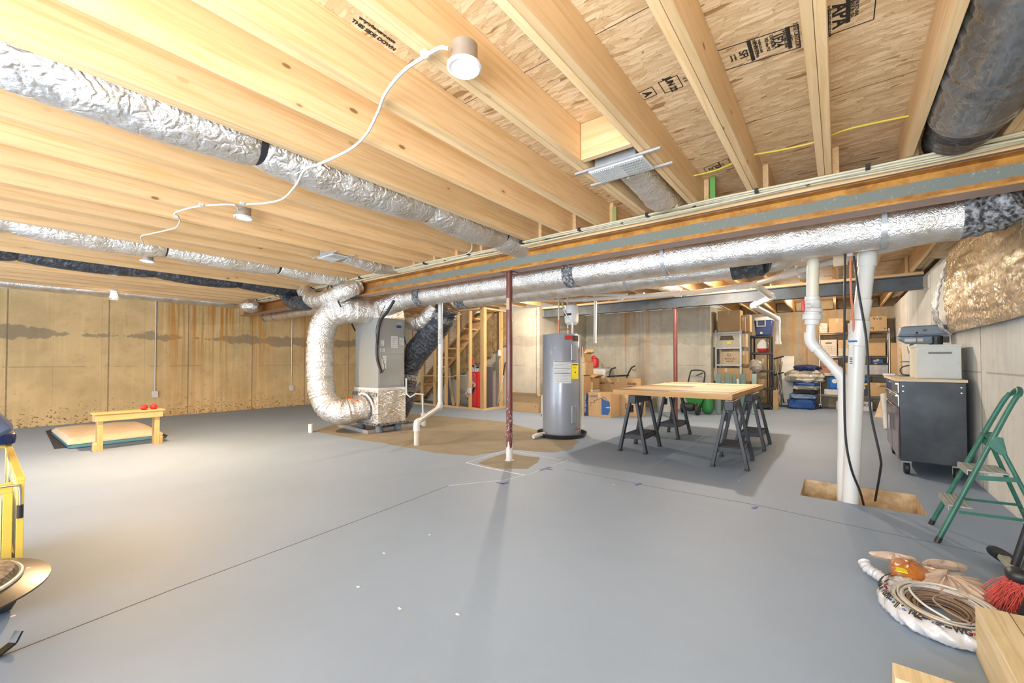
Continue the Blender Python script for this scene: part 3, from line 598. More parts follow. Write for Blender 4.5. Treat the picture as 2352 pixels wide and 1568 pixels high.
put('access_panel',B().box((HX1,HY0+.02,1.24),(HX1+.006,HY1-.02,1.78)),GRYM,t,bev=.003)
put('access_panel',B().box((HX1,HY0+.02,.73),(HX1+.006,HY1-.02,1.225)),GRYM,t,bev=.003)
put('top_transition',B().hexa([V((HX0,HY0,1.80)),V((HX1,HY0,1.80)),V((HX1,HY1,1.80)),V((HX0,HY1,1.80))],[V((HX0+.05,HY0+.0,2.0)),V((HX1-.05,HY0+.0,2.0)),V((HX1-.05,HY1,2.0)),V((HX0+.05,HY1,2.0))]),FO,t)
bd=put('brand_badge',B().lathe([(0,.004),(.052,.004),(.055,.0)],(HX1+.006,4.22,1.71),28,(1,0,0)),M('badge_blue',(.02,.06,.25),.3),t)
for v in bd.data.vertices: v.co.z*=.42
text('badge_text','Carrier',.026,(HX1+.0115,4.22,1.7325),(0,1,0),(0,0,1),WHT,t,bold=.0006)
for (y0_,y1_,z0_,z1_) in ((4.07,4.20,1.33,1.52),(4.23,4.32,1.38,1.50),(3.88,3.94,1.36,1.45),(3.87,3.95,1.27,1.32),(3.90,3.98,1.0,1.2)):
    lb=put('paper_label',B().box((HX1+.006,y0_,z0_),(HX1+.0075,y1_,z1_)),PAPER,t)
    for k in range(5): 
        z=z1_-(z1_-z0_)*(k+1)/6; put('label_print',B().box((HX1+.0075,y0_+.01,z-.003),(HX1+.0080,y1_-.01-.02*(k%3),z+.001)),INK,lb)
# round ducts of the air handler
U=[(-5.93,3.86,.40),(-5.97,3.68,.36),(-6.05,3.50,.33),(-6.22,3.38,.40),(-6.33,3.32,.60),(-6.36,3.30,.95),(-6.37,3.30,1.35),(-6.34,3.32,1.62),(-6.24,3.38,1.82),(-6.08,3.52,1.90),(-5.95,3.72,1.91),(-5.92,3.90,1.91)]
tL=t=thing('flexible_duct','fat foil flexible duct looping from the plenum up to the top of the air handler','duct',(-6.3,3.4,.15))
b,pt,rd=rings(spline(U,8),.195,.022,.022,seed=21,n=36); put('sleeve',b,FO,t)
put('tape_band',B().tube([(-5.935,3.80,.395),(-5.93,3.75,.385)],.205,30),TAPEB,t); put('mastic_collar',B().tube([(-5.93,3.825,.40),(-5.93,3.80,.395)],.235,30),PAPER,t,bev=.01)
one('flexible_duct',rings(spline([(-5.93,3.95,1.97),(-5.70,4.02,1.99),(-5.45,4.08,2.06),(-5.25,4.10,2.10)],6),.15,.02,.03,seed=22)[0],FO,'foil duct joining the top of the air handler to the large straight duct','duct')
one('flexible_duct',rings(spline([py(930,735,4.6),py(962,742,4.6),py(985,725,4.6),py(1000,702,4.62)],6),.13,.02,.03,seed=23)[0],FO,'foil duct stub right of the air handler top','duct')
tB=t=thing('flexible_duct','shiny black flexible duct sloping down behind the right side of the air handler','duct',(-5.7,4.8,.3))
P=[py(1030,705,4.75),py(1010,742,4.75),py(985,775,4.75),py(955,812,4.72),py(935,845,4.7),py(928,885,4.66),py(922,925,4.6),py(905,950,4.5),(-5.95,4.33,.33)]
b,_,_=rings(spline(P,7),lambda q:.19+.02*math.sin(q*3),.024,.028,seed=24,n=32); put('sleeve',b,BL,t)
for a,b_ in ((P[0],P[1]),(P[4],P[5])):
    a=V(a);b_=V(b_); d=(b_-a).normalized(); c=a.lerp(b_,.5); put('tape_band',B().tube([c-d*.05,c+d*.05],.212,28),TAPEB,t)
one('refrigerant_line',B().tube(spline([py(905,690,3.86),py(890,715,3.83),py(873,740,3.82),py(866,790,3.82),py(867,825,3.82),py(876,855,3.82)],6),.022,12),BLK,'thick black insulated line hanging across the air handler corner','hose')
one('control_wire',B().tube(spline([py(885,700,3.8),py(866,745,3.8),py(864,775,3.8),py(868,800,3.8)],6),.005,8),BLK,'thin black wire beside the thick line on the air handler','wire')
one('control_wire',B().tube(spline([py(876,815,3.8),py(883,840,3.8),py(880,853,3.8),py(872,858,3.8)],6),.004,8),BLK,'small wire loop at the lower end of the thick black line','wire')
put('strap',B().bar(py(758,650,3.45),py(783,705,3.30),.025,.004),BLK,tL)
put('strap',B().bar(py(755,650,3.47),py(748,690,3.40),.018,.004),BLK,tL)
put('strap',B().bar(py(803,733,3.95),py(816,760,3.95),.03,.004),BLK,tL)
put('strap',B().bar(py(918,725,4.45),py(930,785,4.4),.03,.004),BLK,tB)
put('strap',B().bar(py(930,785,4.4),py(955,835,4.5),.03,.004),BLK,tB)
put('orange_tag',B().bar(py(802,915,3.36),py(822,920,3.42),.06,.01),M('orange_tape',(.8,.16,.03),.5),tL)
one('duct_stub',B().cyl((-6.55,3.25,0),(-6.55,3.25,.13),.035),PVC,'short white pipe stub in the floor left of the drain pan','pipe')
# condensate pipework
def pipe(name,lab,segs,fit=(),extra=None):
    t=thing(name,lab,'pipe',tuple(V(segs[0][0][-1])))
    for pts,r in segs: put('pipe_run',B().tube(pts,r,18),PVC,t)
    for (p,q,r) in fit: put('fitting',B().tube([p,q],r,20),PVC,t,bev=.003)
    return t
def elb(c,d1,d2,r,L=.05):
    c=V(c);d1=V(d1).normalized();d2=V(d2).normalized(); return spline([c+d1*L,c+d1*L*.45,c+(d1+d2)*L*.12,c+d2*L*.45,c+d2*L],4)
a=V((-5.62,4.05,.69)); e1=py(935,893,4.15); 
t=thing('condensate_pipe','thin white condensate pipe leaving the air handler toward the floor drain','pipe',(-5.4,4.3,.1))
put('pipe_run',B().tube([V((HX1,4.0,.735)),py(878,882,4.05),py(930,893,4.3)],.013,12),PVC,t); put('pipe_run',B().tube([py(933,868,4.32),py(933,893,4.32),py(934,905,4.32),py(942,912,4.36),py(955,904,4.45),py(972,906,4.6)],.013,12),PVC,t)
put('pipe_run',B().tube([py(970,904,4.6),py(971,950,4.6),(py(971,950,4.6)-V((0,0,.12)))],.014,12),PVC,t); put('drain_cup',B().cyl(py(971,975,4.62),py(971,948,4.62),.035),PVC,t)
one('pvc_stub',B().lathe([(0,0),(.034,0),(.034,.14),(.04,.14),(.04,.19),(.0,.19)],(pz(973,978)),20),PVC,'short white floor drain stub behind the bent white pipe','pipe')
# big drain: vertical pipe that bends along the floor
base=pz(957,1022); vt=py(1011,930,4.38)
t=thing('drain_pipe','white vertical drain pipe that kinks near the floor right of the air handler','pipe',tuple(base))
top=V((vt.x,vt.y,2.12)); el=V((vt.x,vt.y,.42)); e2=V((base.x,base.y,.30))
put('pipe_run',B().tube([top,el],.036,20),PVC,t); put('pipe_run',B().tube([el,e2],.036,20),PVC,t); put('pipe_run',B().tube([e2,base],.036,20),M('grubby_pvc',(.68,.62,.52),.5,0,(.5,.45,.38),12,.8),t)
d=(e2-el).normalized()
put('elbow',B().tube(elb(el,(0,0,1),d,.04,.07),.045,20),PVC,t); put('elbow',B().tube(elb(e2,-d,(0,0,-1),.04,.07),.045,20),PVC,t)
put('coupling',B().cyl(e2+V((0,0,-.05)),e2+V((0,0,-.11)),.045),PVC,t)
text('pipe_print','PIPE-TOOL',.05,(top.x+.030,top.y-.034,1.5),(0,0,1),(-.8,-.6,0),M('pencil_grey',(.35,.34,.32),.7),t)
# ceiling drain lines behind the ducts
t=thing('drain_pipe','long white drain line running under the far joists to the upper right','pipe',(-1,5.8,2.1))
Q=[py(1185,690,6.2),py(1300,690,6.2),py(1400,684,6.2),py(1600,671,6.2),py(1700,657,6.2),py(1735,652,6.15),py(1800,632,5.6),py(1900,603,5.25),py(2220,528,4.75),py(2300,508,4.7)]
put('pipe_run',B().tube(Q[1:6],.034,18),PVC,t); put('pipe_run',B().tube(Q[5:],.034,18),PVC,t); put('pipe_run',B().tube([Q[0],Q[1]],.02,12),PVC,t)
for u0,v0,y0_,u1,v1,y1_ in ((1690,658,6.2,1722,655,6.2),(1728,655,6.15,1742,650,6.1),(1800,632,5.6,1838,621,5.45),(1462,679,6.2,1480,678,6.2),(1550,675,6.2,1565,674,6.2),(1340,687,6.2,1352,686,6.2),(1420,683,6.2,1430,682,6.2)):
    put('coupling',B().tube([py(u0,v0,y0_),py(u1,v1,y1_)],.046,18),PVC,t,bev=.003)
t=thing('drain_pipe','white vent branch rising from the long drain line behind the ducts','pipe',tuple(py(1810,628,5.6)))
put('pipe_run',B().tube([py(1812,630,5.6),py(1820,590,5.7),py(1826,570,5.8)],.036,16),PVC,t); put('coupling',B().tube([py(1811,628,5.6),py(1814,612,5.62)],.048,18),PVC,t)
t=thing('drain_pipe','white zigzag drain pipe dropping from the long line down the deep wall','pipe',tuple(py(1787,788,10.5)))
Z_=[py(1738,655,6.15),py(1772,682,7.2),py(1730,702,7.7),py(1786,732,10.6),py(1787,784,10.6)]
for i in range(4): put('pipe_run',B().tube([Z_[i],Z_[i+1]],.042 if i<2 else .05,16),PVC,t)
for i in (1,2,3): 
    d1=(Z_[i-1]-Z_[i]).normalized(); d2=(Z_[i+1]-Z_[i]).normalized(); put('elbow',B().tube(elb(Z_[i],d1,d2,.05,.10),.056,16),PVC,t)
put('cap',B().cyl(Z_[4],Z_[4]+V((0,0,-.06)),.062),PVC,t)
t=thing('drain_pipe','second white pipe line beneath the long drain line over the water heater','pipe',(-3,6.3,2.1))
put('pipe_run',B().tube([py(1180,684,6.0),py(1330,676,6.0),py(1440,677,6.1)],.022,12),PVC,t)
one('vent_stub',B().tube([V((py(1368,690,6.4).x,6.4,2.585)),py(1368,690,6.4),py(1367,760,6.4),py(1367,788,6.4)],.026,14),PVC,'open white pipe hanging down in front of the back wall','pipe')
# sump discharge pipes
FX=.062
t=thing('sump_pipe','fat white pipe rising slantwise from the floor trench, with a blue label','pipe',(.055,4.32,-.2))
b0=py(1948,1150,4.30); b0=V((b0.x,b0.y,-.30)); k1=py(1969,792,4.30); k2=py(1978,722,4.30); k3=py(1992,600,4.36); k4=py(1992,545,4.40)
put('pipe_run',B().tube([b0,k1],.054,24),PVC,t); put('pipe_run',B().tube([k2,k3],.052,24),PVC,t); put('pipe_run',B().tube([k3,k4,k4+V((0,.0,.28))],.050,24),PVC,t)
put('coupling',B().tube([k1+V((0,0,-.01)),k1.lerp(k2,.8)],.065,24),PVC,t,bev=.005); put('coupling',B().tube([py(1991,612,4.36),py(1993,580,4.37)],.062,24),PVC,t,bev=.004)
put('coupling',B().tube([k1.lerp(k2,.8),py(1984,688,4.31)],.054,24),PVC,t,bev=.004)
lc=py(1953,800,4.235); text('label_print','Lowe',.024,py(1959,783,4.236),(1,0,0),(0,0,1),BLUI,t,bold=.002)
lb=put('pipe_label',B().box(py(1951,843,4.243),py(1960,776,4.2445)),PAPER,t)
for k in range(4): put('label_print',B().box(py(1952,835-k*4,4.2415),py(1958,833-k*4,4.2425)),INK,lb)
t=thing('sump_pipe','white pipe with grey ball valve and red handle, dropping and bending into the trench','pipe',(-.1,4.33,-.2))
ya=4.41
j0=py(1869,545,ya); j1=py(1866,690,ya); j2=py(1861,785,ya); j3=py(1938,868,ya); j4=py(1934,1150,ya); j4=V((j4.x-.0,ya,-.24))
put('pipe_run',B().tube([j0+V((0,0,.25)),j0,j1],.044,22),M('aged_pvc',(.74,.68,.52),.4,0,(.80,.76,.66),3,.7),t); put('pipe_run',B().tube([j1,j2],.036,22),PVC,t); put('pipe_run',B().tube([j2,j3],.038,22),PVC,t); put('pipe_run',B().tube([j3,j4],.038,22),PVC,t)
put('elbow',B().tube(elb(j2,(0,0,1),j3-j2,.04,.08),.045,22),PVC,t); put('elbow',B().tube(elb(j3,j2-j3,(0,0,-1),.04,.09),.044,22),PVC,t)
b=B()
for (v0,v1,r) in ((681,692,.054),(690,708,.062),(708,716,.074),(716,724,.060),(722,734,.072),(734,746,.056)): b.tube([py(1866,v0,ya),py(1865,v1,ya)],r,26)
vb=put('valve_body',b,PVC,t,bev=.003)
put('valve_stem',B().tube([py(1862,702,4.28),py(1848,702,4.26)],.018,12),PVC,vb)
put('valve_handle',B().box(py(1841,716,4.25),py(1848,688,4.27)),RED,vb,bev=.006)
# cords by the sump
t=one('power_cord',B().tube(spline([py(1941,565,4.15),py(1940,700,4.15),py(1939,860,4.15),py(1942,1000,4.15),py(1955,1075,4.15),py(1976,1130,4.28),py(1985,1165,4.45)],6),.008,8),BLK,'black cord hanging in front of the white pipes into the trench','cord')
one('power_cord',B().tube(spline([py(1961,588,4.2),py(1972,670,4.2),py(1990,780,4.2),py(1996,900,4.2),py(2002,960,4.2),py(2022,1050,4.2),py(2022,1080,4.25),py(2010,1150,4.45)],6),.008,8),BLK,'black cord drooping right of the white pipes into the trench','cord')
one('power_cord',B().tube(spline([py(1953,588,4.2),py(1955,680,4.2),py(1961,760,4.25),py(1966,1050,4.45),py(1972,1080,4.40),py(1966,1140,4.40)],6),.007,8),M('orange_cord',(.72,.23,.12),.5),'orange-pink cord hanging beside the slanting white pipe','cord')
t=thing('outlet_box','white outlet box on a joist above the sump pipes, cords plugged in','outlet',tuple(py(1955,570,4.3)))
put('box_body',B().box(py(1945,588,4.22),py(1958,560,4.28)),WHT,t,bev=.003)
put('backing_board',B().box(py(1914,612,4.30),V((py(1946,560,4.30).x,4.33,py(1938,560,4.3).z))),CARD2,t)
# ================================================================= WATER HEATER
hx,hy=-3.30,5.45
t=thing('heater_pan','black plastic drain pan under the water heater','pan',(hx,hy,0))
put('tray',B().lathe([(0,.004),(.345,.004),(.365,.06),(.375,.062),(.375,.055),(.35,0),(0,0)],(hx,hy,0),48),BLK,t)
one('drain_stub',B().tube(spline([pz(1225,1003,.03),pz(1238,998,.05),pz(1250,996,.05)],4),.03,12),PVC,'white drain elbow at the left of the heater pan','pipe')
GH=M('heater_enamel',(.27,.29,.33),.25,.05,(.26,.28,.32),2,.3,coat=.5)
t=thing('water_heater','tall pale grey cylindrical water heater with stickers','water heater',(hx,hy,.006))
put('tank',B().lathe([(0,.01),(.27,.01),(.288,.03),(.288,1.50),(.284,1.515),(.20,1.525),(0,1.53)],(hx,hy,0),64),GH,t)
HA=math.atan2(-hy,-hx)  # direction to the open middle of the room
def onheater(a0,a1,z0,z1,m,name,par,r=.2895,n=10):
    q=B()
    for j in range(n):
        u0=a0+(a1-a0)*j/n;u1=a0+(a1-a0)*(j+1)/n; f=lambda a,z:(hx+r*math.cos(a),hy+r*math.sin(a),z)
        q.add([f(u0,z0),f(u1,z0),f(u1,z1),f(u0,z1)],[(0,1,2,3)])
    return put(name,q,m,par,ang=60)
ca=math.atan2(-hy,-hx)
lbl=onheater(ca-.41,ca+.50,.80,1.12,PAPER,'paper_label',t)
onheater(ca-.39,ca+.48,1.105,1.115,REDI,'label_print',lbl,.2902)
for k in range(16):
    z=1.09-k*.0175; w_=.03*(k*7%5); onheater(ca-.36,ca+.45-w_*3,z-.0025,z,INK if k%5 else REDI,'label_print',lbl,.2902)
onheater(ca-.39,ca+.48,1.015,1.019,INK,'label_print',lbl,.2902); onheater(ca-.39,ca+.48,.94,.946,INK,'label_print',lbl,.2902)
yl=onheater(ca+.52,ca+1.0,.86,1.09,YPAP,'energy_label',t)
onheater(ca+.56,ca+.95,1.06,1.075,INK,'label_print',yl,.2902); onheater(ca+.60,ca+.83,1.02,1.024,INK,'label_print',yl,.2902); onheater(ca+.70,ca+.80,.95,.965,INK,'label_print',yl,.2902)
onheater(ca+.16,ca+.58,1.43,1.49,REDI,'logo_panel',t); onheater(ca+.58,ca+1.0,1.41,1.49,INK,'logo_panel',t,.2905)
for z0,z1 in ((1.13,1.36),(.22,.47)):
    a=ca+.66; c=V((hx+.288*math.cos(a),hy+.288*math.sin(a),0)); n_=V((math.cos(a),math.sin(a),0)); s_=V((-n_.y,n_.x,0))
    lo=[c-s_*.05-n_*.01+V((0,0,z0)),c+s_*.05-n_*.01+V((0,0,z0)),c+s_*.04+n_*.012+V((0,0,z0)),c-s_*.04+n_*.012+V((0,0,z0))]
    put('element_cover',B().hexa(lo,[p+V((0,0,z1-z0)) for p in lo]),GH,t,bev=.004)
a=ca+1.22; c=V((hx+.33*math.cos(a),hy+.33*math.sin(a),0))
put('relief_pipe',B().tube([c+V((0,0,.12)),c+V((0,0,1.27))],.011,12),M('cpvc_pipe',(.72,.62,.38),.45),t); put('relief_valve',B().cyl(c+V((0,0,1.27)),c+V((0,0,1.33)),.02),COPPER,t)
a=ca+.80; c2=V((hx+.29*math.cos(a),hy+.29*math.sin(a),.14)); put('drain_valve',B().tube([c2,c2+V((math.cos(a),math.sin(a),0))*.06],.014,12),COPPER,t)
for dx,zt,m_,r in ((-.13,1.80,COPPER,.011),(-.13,2.15,_mc['cpvc_pipe'],.012)):
    pass
wl=put('cold_pipe',B().tube([(hx-.05,hy-.0,1.52),(hx-.05,hy,1.75)],.012,12),COPPER,t); put('cold_pipe',B().tube([(hx-.05,hy,1.75),(hx-.05,hy,2.14)],.013,12),CREAM,t)
put('hot_pipe',B().tube([(hx-.05,hy,1.60),(hx+.11,hy+.02,1.60)],.011,12),COPPER,t); put('hot_pipe',B().tube([(hx+.06,hy+.08,1.52),(hx+.06,hy+.08,2.14)],.012,12),CREAM,t)
put('flex_conduit',B().tube(spline([(hx+.20,hy-.02,1.52),(hx+.19,hy-.02,1.68),(hx+.08,hy-.06,1.88),(hx+.02,hy-.05,2.12)],6),.012,12),STEEL,t)
t=thing('expansion_tank','small white expansion tank above the water heater','tank',(hx+.14,hy+.06,1.58))
put('tank_body',B().lathe([(0,1.655),(.07,1.665),(.10,1.70),(.104,1.78),(.104,1.90),(.095,1.95),(.05,1.985),(0,1.99)],(hx+.14,hy+.06,0),36),WHT,t)
put('tank_neck',B().cyl((hx+.14,hy+.06,1.53),(hx+.14,hy+.06,1.66),.016),COPPER,t)
put('label_band',B().box((hx+.07,hy-.048,1.80),(hx+.19,hy-.040,1.83)),INK,t); put('air_cap',B().cyl((hx+.14,hy+.06,1.985),(hx+.14,hy+.06,2.005),.02),BLUI,t)
# ================================================================= LEFT WALL FITTINGS
for (u0,v0,u1,v1,ub,vb_,ph,lab) in ((361,690,354,898,353,906,17,'nearer the bench'),(672,738,668,885,669,890,12,'nearer the air handler')):
    a=px(u0,v0,XL+.02); b_=px(u1,v1,XL+.02); y=(a.y+b_.y)/2
    one('conduit',B().tube([(XL+.015,y,2.33),(XL+.015,y,b_.z)],.012,10),STEEL,'thin metal conduit down the left wall, '+lab,'conduit')
    t=thing('outlet_box','white outlet box low on the left wall, '+lab,'outlet',(XL,y,b_.z-.13)); put('cover_plate',B().box((XL,y-.045,b_.z-.13),(XL+.045,y+.045,b_.z)),WHT,t,bev=.004)
    for dz in (.035,.085): put('socket',B().box((XL+.045,y-.018,b_.z-.13+dz-.013),(XL+.047,y+.018,b_.z-.13+dz+.013)),PAPER,t)
# ================================================================= STAIR FRAMING
YS=7.08
def stud(u,lab,y=YS,z1=2.35,w_=.038,dp=.089,z0=.038,m=JZ):
    x=py(u,900,y).x; return one('wall_stud',B().box((x-w_/2,y,z0),(x+w_/2,y+dp,z1)),m,lab,'stud','studs in front of the stairs',bev=.002)
for i,(u,zt) in enumerate(((967,1.75),(996,1.95),(1022,2.12),(1049,2.33),(1077,2.35))):
    stud(u,'pine stud in front of the stair stringer, %s from the left'%ORD[i+1],z1=2.30 if i>2 else 2.3)
stud(941,'pine stud in front of the stair stringer, first from the left, beside the black duct')
x=py(1107,900,YS).x
t=thing('corner_post','triple stud corner post at the right end of the stair framing','stud',(x,YS,.038))
for k in range(3): put('board',B().box((x-.055+k*.039,YS-.002*k,.038),(x-.017+k*.039,YS+.089,2.35)),JZ,t,bev=.002)
XC=x+.03
one('wall_stud',B().box((XC-.06,7.72,.038),(XC+.0,7.80,2.35)),JZ,'pine stud of the short return wall beside the stairs, next to the concrete','stud')
one('floor_plate',B().box((-10.2,YS,0),(XC+.03,YS+.089,.038)),JX,'pine bottom plate under the stair studs','plate'); one('floor_plate',B().box((XC-.06,YS+.09,0),(XC+.03,7.93,.038)),JO,'short pine bottom plate of the return wall by the stairs','plate')
one('top_plate',B().box((-9.0,YS,2.31),(XC+.03,YS+.089,2.345)),JX,'pine top plate over the stair studs','plate'); one('top_plate',B().box((XC-.06,YS+.09,2.31),(XC+.03,7.93,2.345)),JO,'short pine top plate of the return wall by the stairs','plate')
ys=YS+.13; a=py(930,905,ys); b_=py(1098,690,ys); d=(b_-a); nrm=V((-d.z,0,d.x)).normalized()*.14
q=[a-d*.25-nrm,b_+d*.05-nrm,b_+d*.05+nrm,a-d*.25+nrm]
st=thing('staircase','pine staircase rising to the right behind the stud framing','stairs',tuple(V((a.x,ys+.3,0)))); put('stringer',B().prism([p for p in q],(0,.04,0)),TZ,st)
put('stringer',B().prism([p+V((0,.58,0)) for p in q],(0,.04,0)),JX,st)
for k in range(13):
    c=(a-d*.2).lerp(b_+d*.02,k/12)+nrm*.35
    put('tread',B().box((c.x-.02,ys+.045,c.z-.02),(c.x+.26,ys+.575,c.z+.02)),JO,st)
for k in range(11):
    f=k/10; zlo=.1+1.4*f; zhi=2.32
    if zhi-zlo<.15: break
    X=-9.3+f*2.95
    one('insulation_batt',B().blob((X,7.912,(zlo+zhi)/2),(.17,.03,(zhi-zlo)/2),.35,16,18,.10,8,seed=k+40),BATT,'brown insulation batt on the concrete behind the stairs, %s from the left'%ORD[k],'insulation','brown batts behind the stairs')
BATS=M('grey_board',(.12,.125,.14),.6)
def gb(u0,u1,v0,v1,dep=.3,Y=None,):
    um=(u0+u1)/2
    if Y is None: Y=pz(um,v1).y
    a=py(u0,(v0+v1)/2,Y); b=py(u1,(v0+v1)/2,Y); zt=py(um,v0,Y).z; zb=py(um,v1,Y).z; zb=.001 if zb<.135 else zb
    return V((a.x,Y,max(0.001,zb))),V((b.x,Y+dep,zt))
def simple(name,u0,u1,v0,v1,dep,Y,m,lab,cat,group=None,bev=.004):
    a,b=gb(u0,u1,v0,v1,dep,Y); return one(name,B().box(a,b),m,lab,cat,group,bev=bev)
simple('dark_sheet',1117,1131,842,934,.02,7.55,BATS,'dark grey panel standing behind the stair corner post','panel')
simple('dark_sheet',1027,1037,866,930,.02,7.45,BATS,'dark grey panel leaning behind the middle stair studs','panel')
a=py(1038,842,7.4); b_=py(1043,932,7.4); one('leaning_board',B().bar(py(1030,845,7.45),py(1042,932,7.25),.09,.018,(0,1,0)),CARD2,'pale board leaning behind the middle stair studs','board')
# golf bag
gx=py(1092,900,7.42).x
t=thing('golf_bag','red and white golf bag standing behind the stair studs','golf bag',(gx,7.42,0))
put('bag_body',B().lathe([(0,.002),(.15,.002),(.155,.05),(.15,.5),(.16,.84),(.14,.86),(0,.80)],(gx,7.42,0),28),RED,t)
pk=B(); pk.bar((gx-.12,7.255,.28),(gx+.10,7.255,.62),.16,.03,(0,1,0)); put('pocket',pk,PAPER,t,bev=.01); pk=B(); pk.bar((gx-.08,7.243,.20),(gx+.13,7.243,.50),.05,.03,(0,1,0)); put('pocket_trim',pk,BLK,t,bev=.008)
text('bag_lettering','Wilson',.12,(gx-.0,7.236,.44),(.55,0,.84),(-.84,0,.55),RED,t,bold=.004)
for k in range(6):
    a_=k*1.05; h=put('club_head',B().blob((gx+.07*math.cos(a_),7.42+.07*math.sin(a_),.97+.03*(k%3)),(.045,.025,.02),.8,12,8),CHR if k%2 else BLK,t); put('club_shaft',B().cyl((gx+.06*math.cos(a_),7.42+.06*math.sin(a_),.78),(gx+.07*math.cos(a_),7.42+.07*math.sin(a_),.96+.03*(k%3)),.006),CHR,t)
one('umbrella',B().tube([(gx-.18,7.50,1.16),(gx-.16,7.49,1.08),(gx-.10,7.46,.86)],[.055,.04,.01],12),RED,'folded red umbrella sticking out of the golf bag','umbrella')
ax=py(1143,925,7.6)
t=thing('hockey_stick','silver and black shaft leaning on the concrete beside the return wall','stick',tuple(V((ax.x,7.6,0))))
put('shaft',B().tube([py(1143,926,7.6),py(1156,862,7.80)],.014,10),STEEL,t); put('grip',B().tube([py(1156,862,7.80),py(1161,832,7.90)],.018,10),BLK,t)
x=px(883-0,0,-6).x
sw=py(1118,811,7.70); one('light_switch',B().box((XC+.001,7.60,sw.z-.07),(XC+.04,7.68,sw.z+.07)),WHT,'white switch box on the return wall by the stairs','switch',bev=.004)
sw=py(1079,897,YS-.03); one('outlet_box',B().box((sw.x-.06,YS-.045,sw.z-.06),(sw.x+.02,YS-.001,sw.z+.06)),WHT,'white outlet box on a stair stud in front of the golf bag','outlet',bev=.004)
one('electrical_cable',B().tube(spline([py(962,862,YS-.02),py(1000,863,YS-.02),py(1030,865,YS-.02),py(1050,862,YS-.02),py(1072,862,YS-.02)],6),.007,8),CREAM,'cream cable running level across the stair studs','cable')
# ================================================================= PLANK TABLE AND SAWHORSES
TX0,TX1,TY0,TY1,TZ0,TZ1=-2.27,-.90,5.0,7.40,.700,.760
t=thing('plank_table','wide table top of pale planks in a pine frame, lying on four sawhorses','table',((TX0+TX1)/2,(TY0+TY1)/2,TZ0))
FR=pine('frame_pine',(.58,.34,.13),(.44,.23,.07),axis=0); FRY=pine('frame_pine_long',(.62,.36,.13),(.46,.24,.07),axis=1)
put('frame_rail',B().box((TX0,TY0,TZ0),(TX1,TY0+.038,TZ1)),FR,t,bev=.002); put('frame_rail',B().box((TX0,TY1-.038,TZ0),(TX1,TY1,TZ1)),FR,t,bev=.002)
put('frame_rail',B().box((TX0,TY0+.039,TZ0),(TX0+.038,TY1-.039,TZ1)),FRY,t,bev=.002); put('frame_rail',B().box((TX1-.038,TY0+.039,TZ0),(TX1,TY1-.039,TZ1)),FRY,t,bev=.002)
PLN=[pine('plank_%s'%n,c,c2,axis=0,knots=False) for n,c,c2 in (('cream',(.60,.52,.38),(.50,.40,.27)),('tan',(.50,.37,.21),(.36,.25,.13)),('grey',(.22,.19,.14),(.15,.13,.10)))]
rr=random.Random(5); n=17
for k in range(n):
    ya=TY0+.04+(TY1-TY0-.08)*k/n; yb=TY0+.04+(TY1-TY0-.08)*(k+1)/n-.008; xm=(TX0+TX1)/2
    for xa,xb in ((TX0+.039,xm-.002),(xm+.002,TX1-.039)):
        put('plank',B().box((xa,ya,TZ1-.016),(xb,yb,TZ1+.0035)),PLN[rr.choice((0,0,1,0,2))],t,bev=.0015)
# sawhorse built once, feet spread .36 x .58, top .699
def sawhorse():
    t=thing('sawhorse','','sawhorse',(0,0,0),'black plastic sawhorses')
    H_=.699; L=.27; W_=.16
    put('top_beam',B().box((-.045,-.29,H_-.10),(.045,.29,H_)),DKG,t,bev=.008)
    b=B()
    for k in range(7): b.box((-.047,-.22+k*.065,H_-.085),(-.0455,-.18+k*.065,H_-.03)); b.box((.0455,-.22+k*.065,H_-.085),(.047,-.18+k*.065,H_-.03))
    put('beam_ribs',b,BLK,t)
    for sx in (-1,1):
        for sy in (-1,1):
            top=V((sx*.03,sy*.235,H_-.05)); ft=V((sx*W_,sy*L,.0))
            b=B(); b.bar(ft,top,.060,.022,(1,0,0),.05,.022)
            dd=(top-ft); 
            for o_ in (-.024,.024): b.bar(ft+V((sx*.012,o_,.0)),top+V((sx*.012,o_*.8,0)),.011,.02,(1,0,0))
            leg=put('leg',b,DKG,t,bev=.003)
            b=B()
            for k in range(12):
                c=ft.lerp(top,.12+.06*k)+V((sx*.016,0,0)); b.box(c-V((.005,.022,.004)),c+V((.005,.022,.004)))
            put('leg_ribs',b,BLK,leg); 
            b=B(); b.box(ft+V((-.02,-.036,0)),ft+V((.02,.036,.018))); put('foot',b,BLK,leg,bev=.004)
    b=B(); z=.20; xx=.115
    b.box((-xx,-.25,z),(xx,.25,z+.012)); 
    for s in (-1,1): b.box((s*xx-.006,-.25,z-.05),(s*xx+.006,.25,z+.012))
    for s in (-1,1): b.box((-xx,s*.25-.006,z-.04),(xx,s*.25+.006,z+.012))
    put('tray_shelf',b,DKG,t,bev=.003)
    b=B()
    for k in range(14): b.box((-xx+.004,-.235+k*.035,z+.012),(xx-.004,-.222+k*.035,z+.018))
    put('tray_ribs',b,BLK,t)
    for s in (-1,1): put('hinge_latch',B().box((s*.05-.012,-.20,H_-.22),(s*.05+.022,-.15,H_-.13)),BLK,t,bev=.004)
    return t
sh=sawhorse(); 
SHL=[((-2.01,5.25),.02,'black plastic sawhorse under the left front of the plank table'),((-1.97,6.47),-.03,'black plastic sawhorse under the left rear of the plank table'),((-.92,5.13),.05,'black plastic sawhorse under the right front corner, nearest to the camera'),((-.90,6.34),.0,'black plastic sawhorse under the right rear of the plank table')]
for i,((x,y),rz,lb) in enumerate(SHL):
    if i: dup(sh,(x,y,0),rz,lb)
sh.location=(SHL[0][0][0],SHL[0][0][1],0); sh.rotation_euler=(0,0,SHL[0][1]); sh['label']=SHL[0][2]
